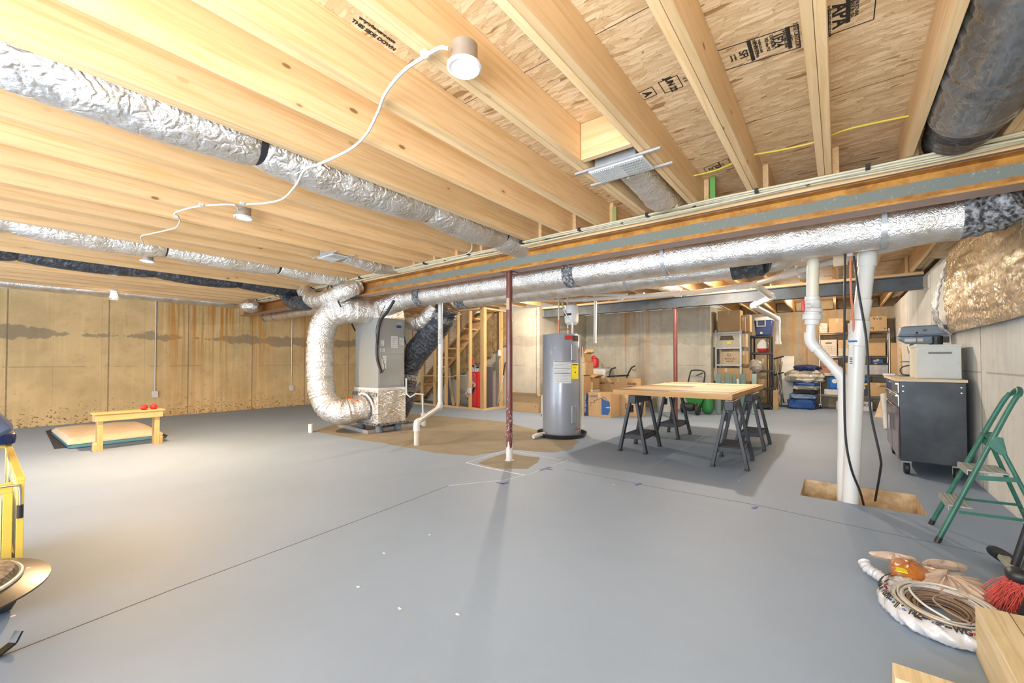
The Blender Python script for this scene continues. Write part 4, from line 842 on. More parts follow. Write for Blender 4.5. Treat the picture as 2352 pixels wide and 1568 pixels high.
# ================================================================= BOXES BEHIND THE HEATER
def carton(u0,u1,v0,v1,dep,Y,lab,m=CARD,group=None,opened=0,name='cardboard_box',texts=(),seed=0):
    a,b=gb(u0,u1,v0,v1,dep,Y); t=thing(name,lab,'box',((a.x+b.x)/2,(a.y+b.y)/2,a.z),group)
    w_=b.x-a.x; d_=b.y-a.y; th=.005
    q=B()
    if opened:
        q.box(a,(b.x,b.y,a.z+th)); q.box(a,(a.x+th,b.y,b.z)); q.box((b.x-th,a.y,a.z),b); q.box((a.x+th,a.y,a.z),(b.x-th,a.y+th,b.z)); q.box((a.x+th,b.y-th,a.z),(b.x-th,b.y,b.z))
    else: q.box(a,b)
    put('carton',q,m,t,bev=.003)
    if opened:
        f=min(d_,.25)
        for (p0,p1,dx,dy) in ((V((a.x,a.y,b.z)),V((b.x,a.y,b.z)),0,-1),(V((a.x,b.y,b.z)),V((b.x,b.y,b.z)),0,1),(V((a.x,a.y,b.z)),V((a.x,b.y,b.z)),-1,0),(V((b.x,a.y,b.z)),V((b.x,b.y,b.z)),1,0)):
            L=min(.22,w_*.5 if dx else d_*.5); rz_=random.Random(seed+dx*3+dy); up=rz_.uniform(.1,.8)*L; o_=V((dx*L*.8,dy*L*.8,up))
            put('flap',B().hexa([p0,p1,p1+V((0,0,.004)),p0+V((0,0,.004))],[p0+o_,p1+o_,p1+o_+V((0,0,.004)),p0+o_+V((0,0,.004))]),m,t)
    else:
        put('tape_strip',B().box(((a.x+b.x)/2-.022,a.y-.0008,b.z-.09*min(1,(b.z-a.z)/.2)),((a.x+b.x)/2+.022,a.y,b.z+.0005)),M('parcel_tape',(.60,.48,.30),.25),t)
    for (s,fx,fz,sz,mm) in texts: text('printing',s,sz,(a.x+w_*fx,a.y-.0012,a.z+(b.z-a.z)*fz),(1,0,0),(0,0,1),mm,t,bold=.0008)
    return t,a,b
carton(1177,1237,910,944,.22,7.45,'long open cardboard box on the floor between the red post and the heater',opened=1,seed=3,texts=(('II',.88,.4,.05,INK),('I',.1,.7,.06,INK)))
a,b_=gb(1243,1254,908,948,.1,7.1); cx=(a.x+b_.x)/2
t=thing('paint_roller_tube','white tube standing on the floor at the left of the heater','tube',(cx,7.1,0)); put('tube_body',B().lathe([(0,.05),(.05,.05),(.05,b_.z),(0,b_.z)],(cx,7.1,0),20),WHT,t); put('tube_base',B().lathe([(0,0),(.06,0),(.05,.05),(0,.05)],(cx,7.1,0),20),CHR,t)
carton(1318,1336,862,944,.4,7.6,'tall brown box pressed behind the right edge of the heater')
carton(1320,1345,832,861,.35,7.7,'brown box balanced on the tall one behind the heater pipe'); carton(1324,1343,812,831,.3,7.75,'topmost open box of the stack behind the heater pipe',opened=1,seed=5)
carton(1337,1361,894,938,.35,8.35,'white box with blue and black print under an open box, right of the heater',m=PAPER,texts=(('O',.35,.78,.12,BLUI),('O',.25,.40,.10,INK)))
carton(1336,1362,868,893,.32,8.37,'open brown box resting on the white box right of the heater',opened=1,seed=9,texts=(('2',.3,.3,.07,INK),))
t,a,b_=carton(1351,1403,902,944,.42,7.70,'moving box printed with a blue house outline, in front of the large flat carton',texts=(("LOWE'S",.22,.84,.060,BLUI),('medium',.90,.42,.035,PAPER)))
put('blue_corner_print',B().prism([(b_.x-.20,a.y-.001,a.z+.05),(b_.x-.06,a.y-.001,a.z+.05),(b_.x-.02,a.y-.001,a.z+.14),(b_.x-.02,a.y-.001,a.z+.30),(b_.x-.20,a.y-.001,a.z+.38)],(0,-.0006,0)),BLUI,t)
hl=B()
HP=[V((a.x+.06,a.y-.001,a.z+.20)),V((a.x+.06,a.y-.001,a.z+.28)),V((a.x+.14,a.y-.001,a.z+.28)),V((a.x+.14,a.y-.001,a.z+.32)),V((a.x+.36,a.y-.001,a.z+.40)),V((b_.x-.03,a.y-.001,a.z+.30))]
for p,q in zip(HP[:-1],HP[1:]): hl.bar(p,q,.008,.001,(0,1,0))
put('house_outline',hl,INK,t)
put('blue_side_print',B().box((a.x-.0008,a.y+.01,a.z+.02),(a.x,b_.y-.02,b_.z-.03)),BLUI,t)
t2,a,b_=carton(1337,1350,904,944,.04,7.72,'narrow white and blue carton lettered medium, left of the moving box',m=BLUI); text('printing','medium',.10,((a.x+b_.x)/2,a.y-.002,(a.z+b_.z)/2),(0,0,-1),(1,0,0),PAPER,t2,bold=.002)
carton(1371,1472,868,938,.14,8.75,'large flat carton standing against the back wall, lettered on its front',texts=(('allen + roth',.24,.84,.075,INK),('2566688',.80,.84,.06,INK),('QTY 2',.78,.74,.05,INK),('origin 21',.34,.47,.05,INK)))
a,b_=gb(1388,1470,915,942,.35,8.2); 
t,a,b_=carton(1408,1470,903,942,.30,8.15,'lower brown carton with arrow symbol, partly behind the front left sawhorse',texts=(('|',.55,.45,.12,INK),('[ ]',.55,.45,.12,INK)))
put('white_sticker',B().box((a.x+.03,a.y-.001,a.z+.18),(a.x+.10,a.y,a.z+.22)),PAPER,t)
a,b_=gb(1344,1390,846,928,.4,9.3); one('plastic_bin',B().box(a,b_),M('milky_plastic',(.66,.68,.68),.35),'large milky white plastic bin behind the brown boxes','bin',bev=.05)
c=(a+b_)/2
a,b_=gb(1361,1374,874,928,.2,8.95); one('bucket',B().lathe([(0,0),(.085,0),(.10,.36),(.105,.38),(0,.38)],((a.x+b_.x)/2,9.05,max(0,a.z)),24),WHT,'slim white bucket beside the milky bin','bucket')
gc=py(1361,845,9.45); s_=.16
t=thing('gas_can','red plastic gas can with black spout on the milky bin','gas can',(gc.x,9.45,gc.z))
put('can_body',B().blob((gc.x+.02,9.45,gc.z+.13),(.135,.09,.125),.45,28,16),RED,t); hd=spline([(gc.x-.03,9.45,gc.z+.23),(gc.x+.0,9.45,gc.z+.285),(gc.x+.07,9.45,gc.z+.285),(gc.x+.13,9.45,gc.z+.18)],6); put('handle',B().tube(hd,.018,12),RED,t); put('spout',B().tube([(gc.x-.06,9.45,gc.z+.22),(gc.x-.09,9.45,gc.z+.29),(gc.x-.13,9.45,gc.z+.38)],[.028,.02,.014],12),BLK,t)
# walker
t=thing('rollator_walker','folded black rollator walker behind the large flat carton','walker',tuple(V((py(1430,868,9.1).x,9.1,0))))
put('seat',B().bar(py(1400,864,9.1),py(1440,862,9.1),.30,.035),BLK,t,bev=.015)
for pts in ((py(1400,862,9.0),py(1404,848,9.0),py(1414,844,9.0)),(py(1440,864,9.1),py(1450,845,9.1),py(1459,840,9.1))): put('handle_bar',B().tube(spline(list(pts),5),.017,10),BLK,t)
put('brake_loop',B().tube(spline([py(1450,846,9.1),py(1458,852,9.1),py(1459,846,9.1)],6),.006,8),BLK,t); put('brake_cable',B().tube(spline([py(1404,850,9.0),py(1391,858,9.0),py(1396,868,9.0)],6),.004,8),BLK,t)
for u in (1400,1440): put('frame_leg',B().tube([py(u,864,9.1),V((py(u,864,9.1).x,9.1,.02))],.014,10),BLK,t)
# caulk tube
cx=pz(1354,950); t=thing('caulk_tube','cream caulk tube standing on the floor before the moving box','caulk',tuple(cx)); put('cartridge',B().lathe([(0,0),(.026,0),(.026,.20),(.018,.21),(.006,.22),(.004,.28)],cx,18),M('cream_plastic',(.72,.68,.55),.4),t)
# toilet-like lidded bucket and spreader
c=pz(1528,944); t=thing('lidded_bucket','round white bucket with a lid behind the plank table','bucket',tuple(c)); put('bucket_body',B().lathe([(0,0),(.16,0),(.20,.42),(.21,.43),(0,.43)],c,32),M('off_white_plastic',(.70,.69,.64),.45),t); put('lid',B().lathe([(0,.62),(.02,.60),(.21,.585),(.225,.57),(.225,.53),(.21,.43),(0,.43)],c,32),WHT,t,bev=.003)
put('lid_knob',B().blob((c.x,c.y,c.z+.63),(.02,.02,.02),1,12,8),WHT,t)
c=pz(1600,950); t=thing('lawn_spreader','green lawn spreader with black wheels and a black handle behind the table','spreader',tuple(c))
put('hopper',B().hexa([c+V((-.06,-.10,.10)),c+V((.06,-.10,.10)),c+V((.06,.12,.10)),c+V((-.06,.12,.10))],[c+V((-.24,-.17,.40)),c+V((.20,-.17,.40)),c+V((.20,.20,.40)),c+V((-.24,.20,.40))]),LGRN,t,bev=.02)
put('side_cover',B().blob(c+V((.20,.08,.24)),(.11,.11,.23),.6,20,14),LGRN,t); put('gear_box',B().blob(c+V((-.12,-.12,.15)),(.14,.10,.09),.7,16,10),BLK,t)
for dx,dy in ((.08,-.22),(-.30,.1)): w_=put('wheel',B().lathe([(.04,-.03),(.105,-.035),(.12,-.02),(.12,.02),(.105,.035),(.04,.03)],c+V((dx,dy,.12)),28,(1,0,.0)),BLK,t); put('hub',B().cyl(c+V((dx-.03,dy,.12)),c+V((dx+.03,dy,.12)),.045),DKG,w_)
for P in ([py(1580,880,9.9),py(1586,855,9.9),py(1592,850,9.9),py(1612,851,9.9),py(1619,858,9.9),py(1616,882,9.9)],): put('handle_frame',B().tube(spline(P,6),.014,10),BLK,t)
put('handle_leg',B().tube([py(1580,880,9.9),c+V((-.1,.1,.3))],.013,10),BLK,t); put('handle_leg',B().tube([py(1616,882,9.9),c+V((.1,.1,.3))],.013,10),BLK,t)
put('trigger',B().tube([py(1600,862,9.85),py(1615,856,9.85)],.012,8),BLK,t)
# ================================================================= GREY SHELF UNIT (left of recess)
GS=M('grey_shelf_steel',(.42,.43,.44),.45,.5)
SX0,SX1,SY0,SY1=-2.23,-1.69,10.45,11.05
t=thing('metal_shelf','grey metal shelf unit beside the end of the back wall, loaded with cartons','shelf',((SX0+SX1)/2,(SY0+SY1)/2,0))
zt=py(1668,757,SY0).z
ZS=[py(1668,v,SY0).z for v in (762,797,836,875,912)]
for x in (SX0,SX1-.035):
    for y in (SY0,SY1-.035): put('post',B().box((x,y,0),(x+.035,y+.035,zt)),GS,t)
for z in ZS: put('shelf_board',B().box((SX0+.005,SY0-.006,z-.04),(SX1-.005,SY1,z)),GS,t,bev=.004)
def onsh(u0,u1,v0,z,Y,dep,lab,m=CARD,opened=0,texts=(),seed=0,name='cardboard_box',v1=None):
    # carton standing on a shelf surface z
    vb_=HORv(u0,u1,Y,z); return carton(u0,u1,v0,vb_,dep,Y,lab,m,None,opened,name,texts,seed)
def HORv(u0,u1,Y,z):
    um=(u0+u1)/2; lo,hi=500,1100
    for _ in range(40):
        mid=(lo+hi)/2
        if py(um,mid,Y).z>z: lo=mid
        else: hi=mid
    return lo
onsh(1648,1700,713,ZS[0],SY0+.03,.35,'plain brown box on the very top of the grey shelf, left')
onsh(1701,1712,727,ZS[0],SY0+.12,.3,'narrow brown box on top of the grey shelf, beside the plain one'); onsh(1712,1722,722,ZS[0],SY0+.2,.3,'crumpled brown box at the right end of the grey shelf top')
t2,a,b_=onsh(1637,1698,762,ZS[1],SY0+.02,.45,'beige carton with a picture of a long grille on the grey shelf',m=M('beige_carton',(.55,.49,.37),.7))
put('picture_print',B().prism([(a.x+.14,a.y-.001,a.z+.16),(b_.x-.10,a.y-.001,a.z+.16),(b_.x-.14,a.y-.001,a.z+.26),(a.x+.17,a.y-.001,a.z+.26)],(0,-.0006,0)),M('grille_print',(.10,.075,.05),.7),t2); put('yellow_print',B().box((a.x+.30,a.y-.001,a.z+.08),(a.x+.38,a.y,a.z+.13)),YPAP,t2)
onsh(1700,1713,766,ZS[1],SY0+.1,.3,'upright pale books and cartons at the right of the grey shelf, second level',m=CARD2)
onsh(1655,1699,807,ZS[2],SY0+.02,.4,'tan carton with an oval emblem on the grey shelf',m=CARD2,texts=(('O',.45,.72,.09,INK),('MADE IN USA',.5,.42,.035,INK),('KEEP DRY',.5,.22,.035,INK)))
onsh(1702,1714,806,ZS[2],SY0+.1,.3,'brown box behind the right post of the grey shelf, third level')
onsh(1636,1700,845,ZS[3],SY0+.04,.4,'brown carton with white starburst print behind the sage slats',texts=(('*',.08,.35,.30,PAPER),))
onsh(1704,1722,845,ZS[3],SY0+.1,.35,'open brown boxes at the right of the grey shelf, behind the sage slats',opened=1,seed=8)
for i,(u0,u1,v0) in enumerate(((1645,1656,858),(1664,1677,857),(1681,1691,860),(1700,1713,858),(1726,1738,858))):
    Y=9.6+.12*i; a,b_=gb(u0,u1,v0,950,.03,Y)
    one('sage_board',B().box((a.x,Y,0.001),(b_.x,Y+.04,b_.z)),SAGE if i<4 else M('pale_sage',(.34,.44,.39),.5),['leftmost','second from left','third from left','fourth from left','rightmost and palest'][i]+' of the upright sage plastic slats behind the table','slat','sage plastic slats',bev=.015)
simple('plastic_pot',1691,1697,870,885,.1,9.9,WHT,'small white cup between the sage slats','cup')
# ================================================================= BLACK SHELF with coolers
BX0,BX1,BY0,BY1=-1.62,-1.17,11.25,11.75
BX0=py(1724,900,BY0).x; BX1=py(1771,900,BY0).x
t=thing('plastic_shelf','black plastic shelf unit in the recess carrying two coolers','shelf',((BX0+BX1)/2,(BY0+BY1)/2,0))
ZB=[py(1748,v,BY0).z for v in (770,809,850,890,928)]
for x in (BX0,BX1-.04):
    for y in (BY0,BY1-.04): put('post',B().cyl((x+.02,y+.02,0),(x+.02,y+.02,ZB[0]),.02),BLK,t)
put('post',B().cyl((BX1-.07,BY0+.02,0),(BX1-.07,BY0+.02,ZB[0]),.012),BLK,t)
for z in ZB: put('shelf_board',B().box((BX0,BY0-.01,z-.05),(BX1,BY1,z)),BLK,t,bev=.01)
def cooler(u0,u1,v0,v1,Y,dep,mb,ml,lab,split):
    a,b=gb(u0,u1,v0,v1,dep,Y); a.z=a.z
    t=thing('cooler',lab,'cooler',((a.x+b.x)/2,Y+dep/2,a.z)); zm=a.z+(b.z-a.z)*split; i=.03
    put('cooler_body',B().hexa([V((a.x+i,a.y+i,a.z)),V((b.x-i,a.y+i,a.z)),V((b.x-i,b.y-i,a.z)),V((a.x+i,b.y-i,a.z))],[V((a.x,a.y,zm)),V((b.x,a.y,zm)),V((b.x,b.y,zm)),V((a.x,b.y,zm))]),mb,t,bev=.015)
    return t,a,b,zm
zb=HORv(1732,1774,BY0+.02,ZB[0]); t,a,b_,zm=cooler(1732,1774,727,zb,BY0+.02,.36,NAVY,WHT,'navy blue cooler with white lid on top of the black shelf',.80)
put('lid',B().box((a.x-.005,a.y-.005,zm),(b_.x+.005,b_.y,b_.z)),WHT,t,bev=.02)
fr=B(); xm=(a.x+b_.x)/2-.04
for p in (((xm-.09,a.y-.012,zm-.13),(xm-.075,a.y,zm+.01)),((xm+.075,a.y-.012,zm-.13),(xm+.09,a.y,zm+.01)),((xm-.09,a.y-.012,zm-.14),(xm+.09,a.y,zm-.125)),((xm-.11,a.y-.012,zm-.0),(xm+.11,a.y-.006,zm+.015))): fr.box(*p)
put('latch_frame',fr,WHT,t); put('drain_plug',B().cyl((xm+.0,a.y+.04,a.z+.06),(xm,a.y-.0,a.z+.06),.025),WHT,t)
zb=HORv(1738,1765,BY0+.02,ZB[1]); t,a,b_,zm=cooler(1738,1765,790,zb,BY0+.02,.3,RED,WHT,'small red cooler with pale peaked lid on the black shelf',.45)
put('peaked_lid',B().prism([(a.x,a.y,zm),(b_.x,a.y,zm),(b_.x,a.y,zm+.10),((a.x+b_.x)/2+.03,a.y,zm+.22),((a.x+b_.x)/2-.03,a.y,zm+.22),(a.x,a.y,zm+.10)],(0,.28,0)),M('cooler_grey',(.62,.61,.56),.4),t,bev=.01)
onsh(1743,1762,824,ZB[2],BY0+.05,.3,'small tan box on the middle level of the black shelf',m=CARD2)
one('plastic_bag',B().blob(py(1734,838,11.0)+V((0,0,-.02)),(.13,.12,.14),.8,22,16,.22,4,seed=3),M('clear_bag',(.55,.54,.50),.25,alpha=.55,bp=1.,bsc=25),'clear plastic bag hanging between the two shelf units','bag')
onsh(1741,1765,870,ZB[3],BY0+.05,.3,'flat stack of brown packets low on the black shelf',m=CARD)
simple('cardboard_box',1775,1787,897,933,.18,11.3,CARD,'narrow tan box standing on the floor right of the black shelf','box')
# folded lawn chairs
t=thing('folded_lawn_chair','folded white slatted lawn chairs leaning on the deep wall','chair',tuple(V((py(1803,900,12.3).x,12.3,0))))
for k in range(6):
    u=1797+k*4.6; put('slat',B().bar(py(u-3,930,12.2),py(u+1.5,818,12.45),.052,.02,(0,1,0)),M('white_webbing',(.72,.73,.69),.6),t)
for k in range(3): put('tube_frame',B().tube([py(1785+k*5,932,12.1),py(1779+k*7,818,12.4)],.013,8),CHR,t)
for v in (818,855): put('cross_bar',B().tube([py(1777,v+6,12.2),py(1800,v,12.2)],.018,8),BLK,t)
for (p,q) in (((1779,828),(1800,925)),((1797,830),(1782,925))): put('tube_frame',B().tube([py(*p,12.12),py(*q,12.1)],.012,8),CHR,t)
# pile of tarps and bedding
YP=11.8
def pile(u0,u1,v0,v1,m,name,lab,cat,seed,e=.42,amp=.16,Y=YP,dep=.28,**k):
    a,b=gb(u0,u1,v0,v1,.3,Y); one(name,B().blob(((a.x+b.x)/2,Y+dep,(max(0,a.z)+b.z)/2),((b.x-a.x)/2,dep,(b.z-max(0,a.z))/2),e,40,16,amp,5,seed=seed),m,lab,cat,**k)
pile(1808,1872,916,937,BLU,'folded_tarp','blue tarp at the bottom of the bedding pile','tarp',1)
pile(1812,1874,904,917,M('pale_blue_cloth',(.20,.30,.46),.9,bp=.4),'folded_tarp','folded blue tarp with pale edge in the bedding pile','tarp',2,.5,.14)
pile(1822,1874,894,906,DARKC,'folded_blanket','black folded blanket in the middle of the bedding pile','blanket',3)
pile(1820,1878,884,896,M('grey_cloth',(.38,.36,.32),.9,bp=.4),'folded_blanket','grey beige folded blanket in the bedding pile','blanket',4)
pile(1822,1880,878,886,BLU,'folded_blanket','thin blue blanket right under the clear bedding bag','blanket',5)
pile(1803,1892,849,880,M('bedding_bag',(.40,.37,.30),.22,0,(.55,.52,.46),9,.7,1.,14,bd=.03,coat=.6),'bedding_bag','bulging clear plastic bag of grey bedding on the pile','bag',6,.6,.22)
pile(1822,1882,838,853,M('navy_cloth',(.015,.03,.13),.8,bp=.3),'navy_blanket','navy blanket draped on top of the bedding bag','blanket',7,.9,.25)
# ================================================================= WIRE SHELF UNIT on the deep wall
WX0,WX1,WY0,WY1=-.36,.90,12.2,12.65
t=thing('wire_shelf','wide chrome wire shelf unit on castors along the deep wall','shelf',((WX0+WX1)/2,(WY0+WY1)/2,0))
ZW=[py(1965,v,WY0).z for v in (762,817,859,908)]
ztop=ZW[0]+.06
for x in (WX0+.02,WX1-.02):
    for y in (WY0+.02,WY1-.02):
        put('post',B().cyl((x,y,.10),(x,y,ztop),.016),CHR,t)
        w_=put('castor',B().lathe([(.0,-.015),(.045,-.015),(.05,0),(.045,.015),(0,.015)],(x,y,.05),18,(1,0,0)),BLK,t); put('castor_fork',B().box((x-.02,y-.02,.05),(x+.02,y+.02,.115)),CHR,w_)
for z in ZW:
    b=B()
    for y in (WY0,WY1-.01): b.tube([(WX0,y,z-.035),(WX1,y,z-.035)],.009,8); b.tube([(WX0,y,z-.006),(WX1,y,z-.006)],.009,8)
    for x in (WX0,WX1): b.tube([(x,WY0,z-.006),(x,WY1,z-.006)],.007,8)
    for k in range(26): X=WX0+.03+k*(WX1-WX0-.06)/25; b.tube([(X,WY0,z-.003),(X,WY1,z-.003)],.003,4)
    put('wire_level',b,CHR,t)
W=lambda *a,**k: onsh(*a,**k)
yf=WY0+.03
W(1882,1901,742,ZW[0],yf,.3,'short stack of books and packets at the left of the wire shelf top',m=M('book_stack',(.50,.32,.20),.7,0,(.75,.72,.68),30,1.))
W(1903,1942,731,ZW[0],yf,.35,'brown carton on the wire shelf top, second from the left')
W(1947,1991,741,ZW[0],yf,.3,'greyish plastic tub on the wire shelf top behind the slanting pipe',m=M('tub_plastic',(.42,.34,.29),.5),name='storage_tub')
W(1994,2037,726,ZW[0],yf,.35,'printed brown carton on the wire shelf top, right end',texts=(('VVX',.5,.83,.08,INK),('[=]',.17,.22,.07,INK),('o',.9,.18,.06,INK)))
t2,a,b_=W(1885,1922,780,ZW[1],yf,.35,'white archive box with a hand hole, second level of the wire shelf',m=M('archive_box',(.62,.54,.45),.7)); put('hand_hole',B().box(((a.x+b_.x)/2-.06,a.y-.001,b_.z-.09),((a.x+b_.x)/2+.06,a.y,b_.z-.065)),INK,t2)
gl=B()
for k in range(4): gl.box((a.x+.03,a.y-.001,a.z+.07+k*.05),(b_.x-.03,a.y,a.z+.073+k*.05))
for k in range(5): gl.box((a.x+.03+k*(b_.x-a.x-.063)/4,a.y-.001,a.z+.12),(a.x+.033+k*(b_.x-a.x-.063)/4,a.y,a.z+.22))
put('form_lines',gl,INK,t2)
W(1925,1978,799,ZW[1],yf,.3,'pale low tub, second level of the wire shelf, behind the pipes',m=M('pale_tub',(.52,.46,.34),.5),name='storage_tub')
za=py(1950,799,yf).z+.003
W(1925,1978,780,za,yf+.01,.28,'brown carton on the pale tub behind the pipes')
W(1985,2034,786,ZW[1],yf,.35,'open brown carton with a yellow folder, second level of the wire shelf',opened=1,seed=12)
W(1886,1925,826,ZW[2],yf,.3,'reddish and brown carton, third level, left end of the wire shelf',m=M('reddish_carton',(.38,.17,.11),.8),texts=(('brewing',.4,.5,.06,INK),))
W(1938,1977,833,ZW[2],yf,.3,'brown carton behind the pipes, third level of the wire shelf')
W(1984,2040,838,ZW[2],yf,.35,'clear grey tub full of small parts, third level of the wire shelf',m=M('clear_tub',(.33,.36,.39),.3,0,(.55,.5,.5),18,.7),name='storage_tub')
W(1984,2040,834,py(2012,838,yf).z+.002,yf,.35,'thin black lid of the grey parts tub',m=BLK,name='tub_lid')
W(2004,2028,824,py(2016,834,yf).z+.003,yf+.02,.2,'small blue packet on the grey parts tub',m=BLUI,name='packet',texts=(('SET',.3,.5,.05,PAPER),))
a,b_=gb(1902,1932,864,894,.2,WY0+.05); t2=thing('tote_bag','bright blue bag with a round white badge on the lowest wire shelf level','bag',((a.x+b_.x)/2,WY0+.15,a.z)); BB=M('bright_blue_cloth',(.02,.16,.55),.7,bp=.3); put('bag_body',B().blob(((a.x+b_.x)/2,WY0+.15,(a.z+b_.z)/2),((b_.x-a.x)/2,.1,(b_.z-a.z)/2),.4,28,16,.04,seed=2),BB,t2); put('badge',B().cyl(((a.x+b_.x)/2,WY0+.052,(a.z+b_.z)/2+.04),((a.x+b_.x)/2,WY0+.045,(a.z+b_.z)/2+.04),.05),PAPER,t2)
for s in (-1,1): put('bag_strap',B().box(((a.x+b_.x)/2+s*.12-.015,WY0+.044,a.z+.02),((a.x+b_.x)/2+s*.12+.015,WY0+.05,b_.z-.03)),NAVY,t2)
W(1893,1927,894,ZW[3],yf,.3,'flat clear tub with white contents under the blue bag',m=M('white_tub',(.60,.60,.58),.35),name='storage_tub')
t2,a,b_=W(1974,1995,884,ZW[3],yf,.3,'dark grey tote with a yellow lid, lowest wire shelf level',m=DKG,name='storage_tote'); put('yellow_lid',B().box((a.x-.02,a.y-.02,b_.z),(b_.x+.02,b_.y,b_.z+.04)),YEL,t2,bev=.006)
one('blue_bundle',B().blob((( a.x+b_.x)/2,WY0+.2,b_.z+.115),(.09,.09,.07),.7,18,12,.08,seed=3),BB,'blue bundle on the yellow lidded tote','bag')
W(1998,2037,879,ZW[3],yf,.35,'brown carton with shipping labels at the right of the lowest wire shelf level',texts=(('LABEL',.75,.75,.05,INK),))
a,b_=gb(1921,1962,921,944,.3,WY0+.05); carton(1921,1958,922,944,.3,WY0+.08,'white carton on the floor under the wire shelf, left',m=PAPER,texts=(('UAUSER',.4,.8,.05,INK),)); carton(1962,2004,922,944,.3,WY0+.08,'white and red carton on the floor under the wire shelf, right',m=PAPER,texts=(('2/3 X!',.4,.6,.10,INK),))
simple('tall_carton',2047,2068,787,870,.25,12.1,CARD,'tall narrow brown carton leaning in the right corner of the deep wall','box'); 
for k in range(4): one('wood_strip',B().bar(py(2066+k*2,880,11.2),py(2068+k*2,800+6*k,11.4),.03,.02,(0,1,0)),JZ,'thin wood strip leaning beside the tall narrow carton, %s of four from the left'%ORD[k],'strip','wood strips beside the tall carton')
one('wood_board',B().bar(py(2018,962,11.1),py(2037,905,11.4),.14,.02,(0,1,0)),TZ,'pine board leaning behind the tool cabinet','board'); one('white_tube',B().tube([py(2036,985,9.0),py(2028,905,9.2)],.035,12),WHT,'white tube leaning behind the tool cabinet','tube')
# ================================================================= TOOL CABINET AND WHAT STANDS ON IT
CX0,CX1,CY0,CY1,CZ0,CZ1=.466,.935,5.65,6.95,.135,.918
DKM=M('black_cabinet_steel',(.045,.052,.06),.33,.35,(.085,.095,.105),3,.9,coat=.2); SST=M('brushed_steel',(.52,.52,.52),.28,.95)
t=thing('tool_cabinet','black rolling tool cabinet with a plywood top against the right wall','cabinet',((CX0+CX1)/2,(CY0+CY1)/2,0))
put('cabinet_body',B().box((CX0+.012,CY0,CZ0),(CX1,CY1,CZ1)),DKM,t,bev=.004)
put('wood_top',B().box((CX0-.02,CY0-.01,CZ1),(CX1+.01,CY1+.01,CZ1+.028)),TZ,t,bev=.002)
for y,z in ((CY0-.002,.87),(CY0-.002,.82)):
    for x in (CX0+.04,CX1-.03): put('screw_head',B().lathe([(0,-.004),(.008,-.003),(.010,.002)],(x,y,z),12,(0,1,0)),CHR,t)
dr=[(.80,.905),(.66,.79),(.645,.655)]
for k in range(2):
    y0_=CY0+.03+k*.64; y1_=y0_+.61
    for z0_,z1_ in ((.80,.905),(.665,.785)):
        d_=put('drawer',B().box((CX0,y0_,z0_),(CX0+.012,y1_,z1_)),NAVY if (k and z0_>.7) else SST,t,bev=.003); put('drawer_handle',B().box((CX0-.015,y0_+.03,z1_-.02),(CX0,y1_-.03,z1_-.005)),CHR,d_)
    d_=put('door',B().box((CX0,y0_,.15),(CX0+.012,y1_,.645)),M('wine_steel',(.15,.10,.10),.25,.5,coat=.3),t,bev=.003); yh=y1_-.05 if k==0 else y0_+.05
    put('door_handle',B().tube([(CX0-.02,yh,.36),(CX0-.02,yh,.52)],.008,10),CHR,d_)
for x in (CX0+.06,CX1-.06):
    for y in (CY0+.07,CY1-.07):
        w_=put('castor',B().lathe([(.0,-.02),(.05,-.022),(.06,-.012),(.06,.012),(.05,.022),(0,.02)],(x,y,.06),24,(1,0,0)),BLK,t); b=B(); b.box((x-.035,y-.04,.115),(x+.035,y+.04,CZ0-.0)); b.box((x-.034,y-.02,.05),(x-.029,y+.02,.12)); b.box((x+.029,y-.02,.05),(x+.034,y+.02,.12)); put('castor_fork',b,CHR,w_)
zt=CZ1+.029
WB=M('white_cabinet_paint',(.62,.635,.60),.5,.1,(.56,.57,.53),6,.6)
t=thing('white_box','scuffed white metal box with a recessed handle on the tool cabinet','box',(.785,6.05,zt))
BXa,BXb=(.622,5.80,zt),(.952-.02,6.35,1.275)
put('box_shell',B().box(BXa,BXb),WB,t,bev=.004); put('lid_lip',B().box((BXa[0]-.006,BXa[1]-.006,1.262),(BXb[0]+.006,BXb[1]+.006,1.283)),WB,t,bev=.003)
b=B(); zc_=1.20; xa,xb=.705,.865
b.tube([(xa,5.797,zc_),(xb,5.797,zc_)],.018,14,sq=.5); put('handle_recess',b,M('zinc_grey',(.33,.34,.33),.4,.4),t); put('handle_bar',B().box((xa+.03,5.788,zc_-.005),(xb-.04,5.786,zc_+.008)),WB,t)
for x,z in ((.90,1.24),(.905,1.10),(.905,1.0),(.64,1.24)): put('screw_head',B().lathe([(0,-.003),(.006,-.002),(.007,.001)],(x,5.799,z),10,(0,1,0)),STEEL,t)
# drill press
DB=M('drill_blue_grey',(.17,.22,.28),.4,0,(.15,.19,.25),5,.5,coat=.2); Yd=6.62
def dp(u,v,y=Yd): return py(u,v,y)
t=thing('drill_press','blue-grey bench drill press standing behind the white box','drill press',(.62,Yd,zt))
a=dp(2062,770);b_=dp(2178,752); z0_=dp(2120,770).z; z1_=dp(2120,749).z
put('belt_cover',B().prism([(a.x,Yd-.10,z0_),(a.x+.02,Yd-.10,z1_-.01),(a.x+.05,Yd-.10,z1_),(b_.x-.03,Yd-.10,z1_+.005),(b_.x-.005,Yd-.10,z1_-.01),(b_.x,Yd-.10,z0_)],(0,.20,0)),DB,t,bev=.012)
put('cover_rim',B().box((a.x-.006,Yd-.108,z0_-.008),(b_.x+.006,Yd+.108,z0_+.004)),DB,t,bev=.003); put('cover_knob',B().cyl(dp(2124,758,Yd-.13),dp(2124,758,Yd-.10),.012),BLK,t)
h0=dp(2064,785);h1=dp(2136,772); zb=dp(2090,788).z
